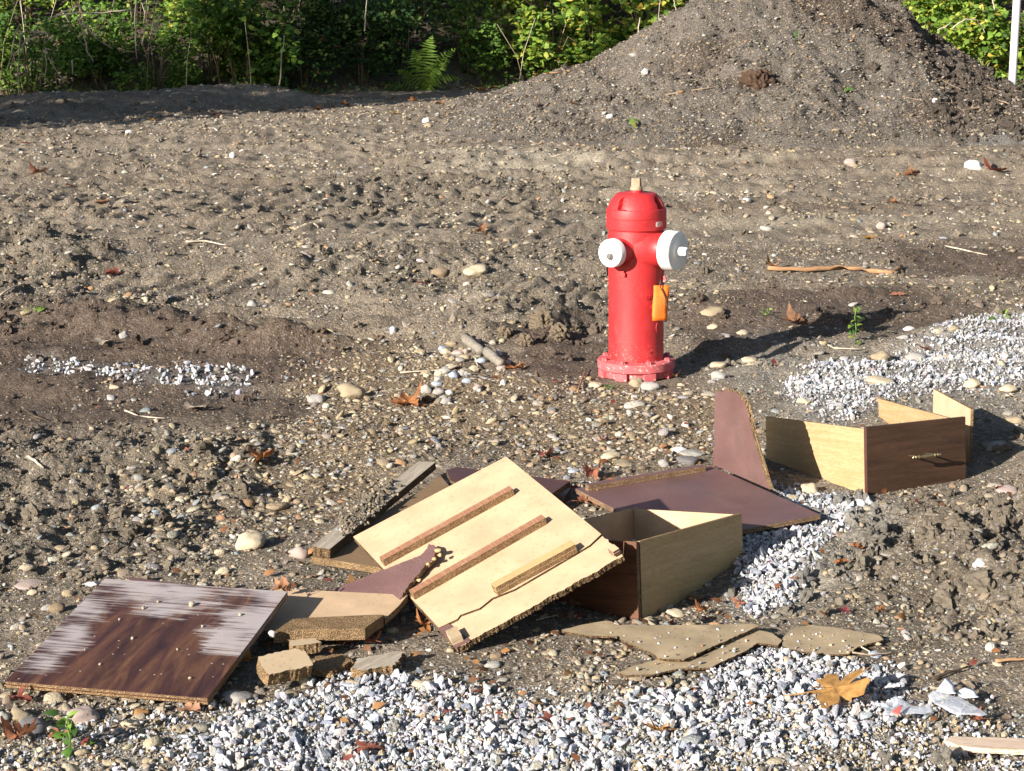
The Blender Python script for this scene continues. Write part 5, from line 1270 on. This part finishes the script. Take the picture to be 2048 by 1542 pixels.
def weed(px, py, hpx, label, n=16, size=.03, spread=.03):
    p = surf(px, py); ppm = FPX / (p[1] * cF[1]); H_ = hpx / ppm
    t_ = thing('green_weed', tuple(p), label, 'weed')
    tube('stem', [(0, 0, 0), (.005, 0, H_ * .4), (-.003, .004, H_ * .75), (.002, 0, H_)], .0025, leaf_green, t_, 5)
    nd = np.array([[rng.normal(0, spread * .3), rng.normal(0, spread * .3), H_ * u] for u in np.linspace(.12, 1, n)])
    leafset('leaves', nd, size, GR1, t_, .5, .35); return t_
tagit(leafset('leaf_scraps', np.stack([LITTER[0], LITTER[1], height(LITTER[0], LITTER[1]) + .010], 1), .030, greens([(.26, .11, .05), (.17, .08, .04), (.33, .17, .07), (.22, .06, .04)], [3, 3, 2, 1]), None, .55, .1, 1, .35), kind='stuff')
leaf_green = leaf_mat('green_stem', False, (.16, .26, .07), .2)
weed(1709, 688, 76, 'leafy green weed standing in the hydrant shadow', 26, .034)
weed(138, 1506, 88, 'bright green sprig at the lower left', 26, .034, .05)
weed(1265, 262, 22, 'green leaf sprout at the foot of the dirt heap', 4, .11, .06)
weed(1535, 630, 14, 'tiny green seedling above the hydrant shadow', 8, .02, .04); weed(1222, 779, 10, 'grey-green moss sprig at the hydrant foot', 22, .014, .10)
weed(1590, 82, 14, 'green sprout high on the dirt heap', 4, .07, .06); weed(1690, 190, 12, 'yellow-green sprout low on the dirt heap', 5, .07, .08)
weed(70, 632, 12, 'pale green rosette on the dark mud at left', 14, .03, .1); weed(1985, 640, 10, 'green blades at the top of the right gravel', 10, .04, .2)
weed(1775, 1310, 0.1, 'green shred on the grit', 2, .01) if False else None

# ------------------------------------------------------------------ plastic film and the white pole
m, t, b = newmat('clear_film', .12, .6); b.inputs[0].default_value = (.80, .84, .92, 1); b.inputs['Alpha'].default_value = .38; b.inputs['Roughness'].default_value = .2
bump(t, b, noise(t, 60, 3, objco(t)).outputs[0], .6, .004); M_FILM = m
def film(label, pts, z, wav, mat):
    M, n = frame(gp(*pts[0], z), gp(*pts[1], z), gp(*pts[2], z)); inv = M.inverted()
    q = [Vector(inv @ Vector(onplane(px, py, np.array(M.translation), n))) for px, py in pts]
    bm = bmesh.new(); vs = [bm.verts.new((v.x, v.y, 0)) for v in q]; f = bm.faces.new(vs); bmesh.ops.triangulate(bm, faces=[f])
    bmesh.ops.subdivide_edges(bm, edges=bm.edges[:], cuts=5, use_grid_fill=True)
    from mathutils import noise as mn
    for v in bm.verts: v.co.z += wav * (mn.noise(v.co * 22) + .8 * math.sin(v.co.y * 70 + v.co.x * 30)) + wav * .6
    me = bpy.data.meshes.new('plastic_film'); bm.to_mesh(me); bm.free(); me.materials.append(mat); me.polygons.foreach_set('use_smooth', [True] * len(me.polygons))
    o = bpy.data.objects.new('plastic_film', me); COL.objects.link(o); o.matrix_world = M; sm = o.modifiers.new('s', 'SOLIDIFY'); sm.thickness = .0006
    return tagit(o, label, 'plastic scrap')
film('crumpled clear plastic film with a pointed end, right of the maple leaf', [(1855, 1392), (1868, 1385), (1900, 1390), (1950, 1412), (1975, 1432), (1960, 1435), (1915, 1430), (1870, 1412)], .03, .003, M_FILM)
film('smaller folded piece of clear film nearer the maple leaf', [(1770, 1432), (1768, 1410), (1790, 1396), (1812, 1404), (1840, 1418), (1862, 1408), (1864, 1424), (1850, 1430), (1800, 1430)], .02, .003, M_FILM)
mw, t, b = newmat('white_plastic', .4, .4); b.inputs[0].default_value = (.8, .78, .8, 1)
film('white plastic shard behind the clear film', [(1872, 1384), (1892, 1356), (1908, 1370), (1912, 1388)], .03, .002, mw)
film('pale bluish plastic flap right of the white shard', [(1912, 1388), (1930, 1378), (1950, 1382), (1958, 1396), (1930, 1396)], .02, .003, mw)
mr, t, b = newmat('red_print_plastic', .4, .4); b.inputs[0].default_value = (.75, .16, .13, 1)
film('white and red scrap of printed plastic wrapper', [(1782, 1426), (1800, 1414), (1806, 1412), (1798, 1430)], .03, .002, mr)
pb_ = atY(2026, 140, 24.0); zb = min(pb_[2], 1.0)
pole = thing('white_pole', (pb_[0], 24.0, zb - .35), 'tall pinkish-white marker pole at the upper right corner', 'pole')
lathe('pipe', [(.050, 0), (.050, 3.2), (.046, 3.21)], M_PVC, pole, 24)
# ground under the pole foot: low shoulder of soil
# ------------------------------------------------------------------ wooded bank: shrubs, ferns, canes
def by(x): return 27.6 + 2.4 * float(sstep(-4.5, .5, np.array(x))) - 1.5 * float(sstep(4, 9, np.array(x)))
def bankz(x, y): return height(np.asarray(x, float), np.asarray(y, float))
def shrub(name, label, cat, X, dY, w, h, n, pal, size=.085, canes=10, group=None):
    Y = by(X) + dY; z0 = zat(X, Y); t_ = thing(name, (X, Y, z0 - .02), label, cat, group)
    # nodes in an uneven lobed volume
    nd = []
    lob = [(rng.uniform(-.35, .35) * w, rng.uniform(-.25, .25) * w, rng.uniform(.15, .9) * h, rng.uniform(.14, .38) * w, rng.uniform(.14, .36) * h) for _ in range(7)]
    n = int(n * 1.05); li_ = rng.choice(7, n, p=rng.dirichlet(np.ones(7) * 2.5)); u = rng.normal(0, 1, (n, 3)); u /= np.linalg.norm(u, axis=1)[:, None]; rr = rng.uniform(.35, 1.08, (n, 1)) ** .6
    L_ = np.array(lob)[li_]; P = np.stack([L_[:, 0], L_[:, 1], L_[:, 2]], 1) + u * rr * np.stack([L_[:, 3], L_[:, 3] * .8, L_[:, 4]], 1)
    gz_ = bankz(P[:, 0] + X, P[:, 1] + Y) - z0; P = P[P[:, 2] > gz_ + .03]; 
    leafset('foliage', P, size, pal, t_, .72, .1, 3 if size > .06 else 1, .5)
    for i in range(canes):
        a = rng.uniform(0, 6.28); r_ = rng.uniform(.1, .42) * w; hh = rng.uniform(.5, 1.05) * h
        q = [(.08 * math.cos(a), .08 * math.sin(a), -.1), (r_ * .4 * math.cos(a), r_ * .4 * math.sin(a) - .05, hh * .6), (r_ * .8 * math.cos(a), r_ * .8 * math.sin(a) - .08, hh * .95), (r_ * 1.2 * math.cos(a), r_ * 1.2 * math.sin(a) - .1, hh * .85)]
        tube('cane', q, rng.uniform(.006, .012), M_TWIG if i % 3 else M_DARKSTEM, t_, 5, .5)
    return t_
def Xat(px, Y=29.0): return (px - 1024) / FPX * (Y * cF[1] + 0.3)
SH = [ # px, dY, w, h, n, palette, size, label
 (-60, .5, 1.8, 1.5, 700, GYL, .085, 'sunlit yellow-green bramble at the far left edge'),
 (90, .4, 1.7, 1.1, 750, GR1, .075, 'low sunlit bramble below the bare canes'),
 (210, .9, 1.6, 1.6, 800, GR1, .08, 'sunlit bramble behind the crossing bare branches'),
 (330, .5, 1.5, 1.0, 650, GR1, .07, 'low leafy bramble right of the bare canes'),
 (430, 1.0, 1.6, 1.9, 800, GYL, .10, 'bright large-leaved thimbleberry left of the dark hedge'),
 (500, .6, 1.6, 1.5, 750, GR1, .11, 'broad-leaved bush at the edge of the dark hedge'),
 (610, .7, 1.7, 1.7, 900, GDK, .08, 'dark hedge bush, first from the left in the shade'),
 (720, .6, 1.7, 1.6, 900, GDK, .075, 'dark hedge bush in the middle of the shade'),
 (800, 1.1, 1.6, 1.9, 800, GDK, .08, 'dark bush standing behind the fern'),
 (930, .8, 1.5, 1.3, 700, GR1, .075, 'bush with reddish leaves right of the fern'),
 (1020, 1.2, 1.6, 1.9, 750, GYL, .10, 'bright-leaved bush above the reddish one'),
 (1110, .7, 1.5, 1.2, 520, GYL, .12, 'lit bramble with big trefoil leaves left of the dirt heap'),
 (1200, 1.0, 1.6, 1.8, 560, GYL, .13, 'tall lit bramble with pale trefoil leaves'),
 (1310, .9, 1.6, 1.8, 560, GYL, .13, 'lit bramble just behind the left shoulder of the heap'),
 (1860, .7, 1.6, 1.7, 700, GYL, .10, 'bright bramble behind the right shoulder of the heap'),
 (1960, .4, 1.6, 1.3, 800, GYL, .11, 'bright bramble left of the white pole'),
 (2080, .8, 1.6, 1.5, 600, GR1, .10, 'bramble right of the white pole'),
 (-230, .6, 2.4, 1.9, 700, GYL, .09, 'bramble beyond the left edge of the picture'),
 (-460, .8, 2.6, 2.1, 700, GR1, .09, 'farther bramble beyond the left edge of the picture'),
 (2290, .7, 2.4, 1.9, 700, GYL, .10, 'bramble beyond the right edge of the picture'),
 (20, 2.4, 2.4, 2.2, 900, GYL, .10, 'tall yellow-green thicket high at the far left'),
 (250, 2.6, 2.4, 2.2, 900, GR1, .09, 'tall thicket above the crossing branches'),
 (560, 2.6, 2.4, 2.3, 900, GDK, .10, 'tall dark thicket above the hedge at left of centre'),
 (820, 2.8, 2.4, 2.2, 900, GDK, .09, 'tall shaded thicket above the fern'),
 (1080, 2.8, 2.4, 2.3, 900, GYL, .12, 'tall bright thicket up the bank at centre'),
 (1300, 2.8, 2.4, 2.3, 700, GYL, .12, 'tall bright thicket behind the top left of the heap'),
 (1900, 2.5, 2.4, 2.2, 700, GYL, .11, 'tall thicket above the right bramble'),
]
for px, dY, w, h, n, pal, size, lab in SH: shrub('bramble_bush', lab, 'bush', Xat(px), dY, w, h, n, pal, size, 9)  # leaf palettes carry light too: darker on shaded bushes, yellower on sunlit ones
# ground cover
n = 20000; x = rng.uniform(-15, 15, n); yb0 = 27.6 + 2.4 * sstep(-4.5, .5, x) - 1.5 * sstep(4, 9, x)
y = yb0 + rng.uniform(0, 1, n) ** 1.6 * 7 - .15; z = height(x, y) + rng.uniform(.02, .3, n) * sstep(-.2, .5, y - yb0) + .02
gc_ = leafset('undergrowth', np.stack([x, y, z], 1), .06, greens([(.07, .15, .03), (.05, .10, .025), (.12, .20, .04), (.16, .09, .035), (.20, .17, .05)], [3, 3, 2, 1, .6]), None, .65, .2, 1, .6)
tagit(gc_, kind='stuff')
n = 12000; x = rng.uniform(-15, 15, n); yb0 = 27.6 + 2.4 * sstep(-4.5, .5, x) - 1.5 * sstep(4, 9, x); y = yb0 + rng.uniform(.1, 6, n); z = height(x, y) + .02
tagit(leafset('leaf_litter', np.stack([x, y, z], 1), .07, greens([(.20, .11, .05), (.13, .08, .04), (.28, .17, .07), (.34, .26, .14)], [3, 3, 2, 1]), None, .6, .1, 1, .3), kind='stuff')
# bare canes and fallen branches at left
CANES = [([(32, 60), (24, 100), (15, 140)], 'bare pale cane at the far left, leaning'), ([(42, 62), (38, 110), (36, 140), (38, 192)], 'upright bare cane right of the leaning one'), ([(75, 72), (45, 88), (25, 115), (20, 150)], 'curved bare cane arching over at far left'),
 ([(95, 40), (125, 25), (160, 11)], 'pale bare branch rising to the right, upper left'), ([(112, 30), (150, 27), (205, 25), (270, 20)], 'long nearly level bare branch at upper left'), ([(157, 35), (168, 70), (176, 105), (187, 125)], 'drooping grey branch below the level one'),
 ([(165, 47), (185, 68), (205, 85), (226, 97)], 'thin branch slanting down right from the level one'), ([(60, 63), (80, 66), (96, 69)], 'short pale stick at upper left'), ([(88, 100), (105, 128), (128, 166)], 'pale split stick leaning in the bramble'),
 ([(272, 0), (270, 60), (274, 118)], 'tall straight bare cane, tallest at left'), ([(298, 12), (290, 50), (284, 90)], 'bare cane right of the tallest'), ([(319, 32), (314, 60)], 'short pale cane stub, upper of two'), ([(308, 42), (312, 78)], 'short pale cane stub, lower of two'), ([(90, 95), (93, 130), (90, 158)], 'vertical grey stem behind the split stick'),
 ([(145, 120), (146, 150)], 'short brown stem in the low bramble'), ([(560, 170), (562, 120), (568, 70)], 'single straw-coloured stem in front of the dark hedge'), ([(730, 60), (732, 20), (733, -5)], 'thin stem high in the shaded thicket'), ([(1270, 100), (1277, 60), (1280, 35)], 'pale stem under the trefoil leaves'), ([(1355, 30), (1350, 10), (1345, -10)], 'orange stem beside the heap top'),
 ([(1905, 55), (1930, 38), (1950, 38), (1965, 52), (1970, 66)], 'arching pale branch left of the white pole'), ([(1875, 60), (1892, 52), (1905, 45)], 'small pale stick below the arching branch'), ([(1990, 20), (1985, 0), (1988, -15)], 'grey trunk stub behind the white pole')]
for i, (pts, lab) in enumerate(CANES):
    yy = 27.3 + 2.4 * float(sstep(-4.5, .5, np.array((pts[0][0] - 1024) / 130)))
    if pts[0][0] > 1700: yy = 27.2
    P = [atY(a, b, yy + .05 * k) for k, (a, b) in enumerate(pts)]
    Q = []
    for a, b in zip(P[:-1], P[1:]):
        for k in range(4): Q.append(a + (b - a) * k / 4 + rng.normal(0, .006, 3))
    Q.append(P[-1]); o = tube('bare_cane', Q, .013 if i < 16 else .011, M_TWIGP if i % 3 else M_GREYWOOD, None, 6, .6, jitter=.2); tagit(o, lab, 'bare branch')
# extra thin canes inside the bank, each its own, unnamed individually
for i in range(26):
    px = rnd.uniform(-80, 420) if i < 18 else rnd.uniform(420, 1350); Y = by(Xat(px)) + rnd.uniform(-.1, 1.2); X = Xat(px, Y); z0 = zat(X, Y); hh = rnd.uniform(.6, 1.9); lx = rnd.uniform(-.5, .5)
    o = tube('bare_cane', [(X, Y, z0), (X + lx * .3, Y - .05, z0 + hh * .5), (X + lx, Y - .1, z0 + hh)], .007, M_TWIGP if i % 2 else M_TWIG, None, 5, .5)
    tagit(o, 'thin bare stem standing among the brambles of the bank', 'bare branch', 'thin bare stems in the brambles')
# fern
FX = Xat(850); FY = by(FX) - .15; fz = zat(FX, FY); fern = thing('bracken_fern', (FX, FY, fz), 'light green feathery fern in front of the dark hedge', 'fern')
M_FERN = leaf_mat('fern_green', False, (.19, .31, .05), .45)
def frond(base, tip, wid, droop=.1):
    b_, t2 = Vector(base), Vector(tip); d = t2 - b_; V = []; F = []; n = max(9, int(d.length * 20)); side = d.cross(Vector((0, 1, .3))).normalized()
    for i in range(n):
        u = i / (n - 1); c = b_ + d * u + Vector((0, 0, droop * (.5 * u - u * u))) + side * .05 * math.sin(3 * u); w_ = wid * math.sin(math.pi * min(1, (u * .9 + .12))) ** .8 * (1 - u * .35)
        for s in (-1, 1):
            tip_ = c + side * s * w_ * rnd.uniform(.7, 1.1) + d.normalized() * w_ * rnd.uniform(.2, .6) + Vector((0, rnd.uniform(-.05, .05), -.35 * w_)); k = len(V); dd_ = d.normalized() * (d.length / n * .24)
            V += [tuple(c - dd_), tuple(c + dd_), tuple(c + (tip_ - c) * .5 + dd_ * 1.3), tuple(tip_), tuple(c + (tip_ - c) * .5 - dd_ * 1.3)]; F += [(k, k + 1, k + 2, k + 3), (k, k + 3, k + 4)]
    return meshobj('frond', V, F, M_FERN, fern)
for tx_, ty_, tz_, w_ in ((.14, -.35, 1.02, .24), (-.16, -.25, .82, .20), (.42, -.30, .62, .17), (-.40, -.38, .50, .16), (.62, -.35, .34, .14), (.28, -.55, .55, .17), (-.62, -.30, .26, .13), (.10, -.60, .40, .15), (.5, .1, .8, .18)):
    frond((rnd.uniform(-.06, .06), 0, .04), (tx_, ty_, tz_), w_, .30)
# young trees at left beyond the frame, whose shade falls on the bank and the far yard
def tree(X, Y, h, r, z0c, n, label):
    t_ = thing('young_tree', (X, Y, 0), label, 'tree')
    tube('trunk', [(0, 0, -.1), (.05, 0, h * .3), (-.05, .03, h * .7), (0, 0, h * .98)], .12, M_DARKSTEM, t_, 8, .2)
    u = rng.uniform(0, 1, n); a = rng.uniform(0, 6.28, n); rr = r * np.sqrt(rng.uniform(.02, 1, n)) * (1 - .55 * np.abs(u * 2 - .9) ** 1.5)
    P = np.stack([rr * np.cos(a), rr * np.sin(a), z0c + u * (h - z0c)], 1); leafset('crown', P, .26, GDK, t_, .7, .1, 1, .5)
def upos(u, t, Yref=28.5):
    """spot whose shade falls on the bank at perpendicular offset u, t metres towards the sun"""
    e = np.array([math.cos(SUN_AZ), math.sin(SUN_AZ)]); pnt = np.array([0, Yref]); pn = np.array([e[1], -e[0]])
    b0 = pnt + pn * (u - float(pnt @ pn)); k = (Yref - b0[1]) / e[1]; b1 = b0 + e * k; return b1 - e * t
tl = math.tan(SUN_EL)
for u, t, top, low, r_, n, lab in ((-22.5, 22, 12.8, .6, 1.25, 3800, 'dense young tree standing at left outside the picture, nearest the yard'), (-24.0, 19, 7.7, .6, 1.9, 3400, 'second young tree in the row at left outside the picture'), (-26.9, 20, 8.0, .6, 1.9, 3400, 'third young tree in the row at left outside the picture'), (-20.55, 22.5, 12.6, 4.5, .55, 1000, 'slender young tree beside the densest one, outside the picture at left'), (-20.6, 15, 6.4, .3, 1.45, 2600, 'low bushy tree in front of the row at left outside the picture'), (-29.8, 20, 8.1, .6, 1.9, 3400, 'fourth young tree in the row at left outside the picture')):
    p = upos(u, t); tree(p[0], p[1], top, r_, low, n, lab)
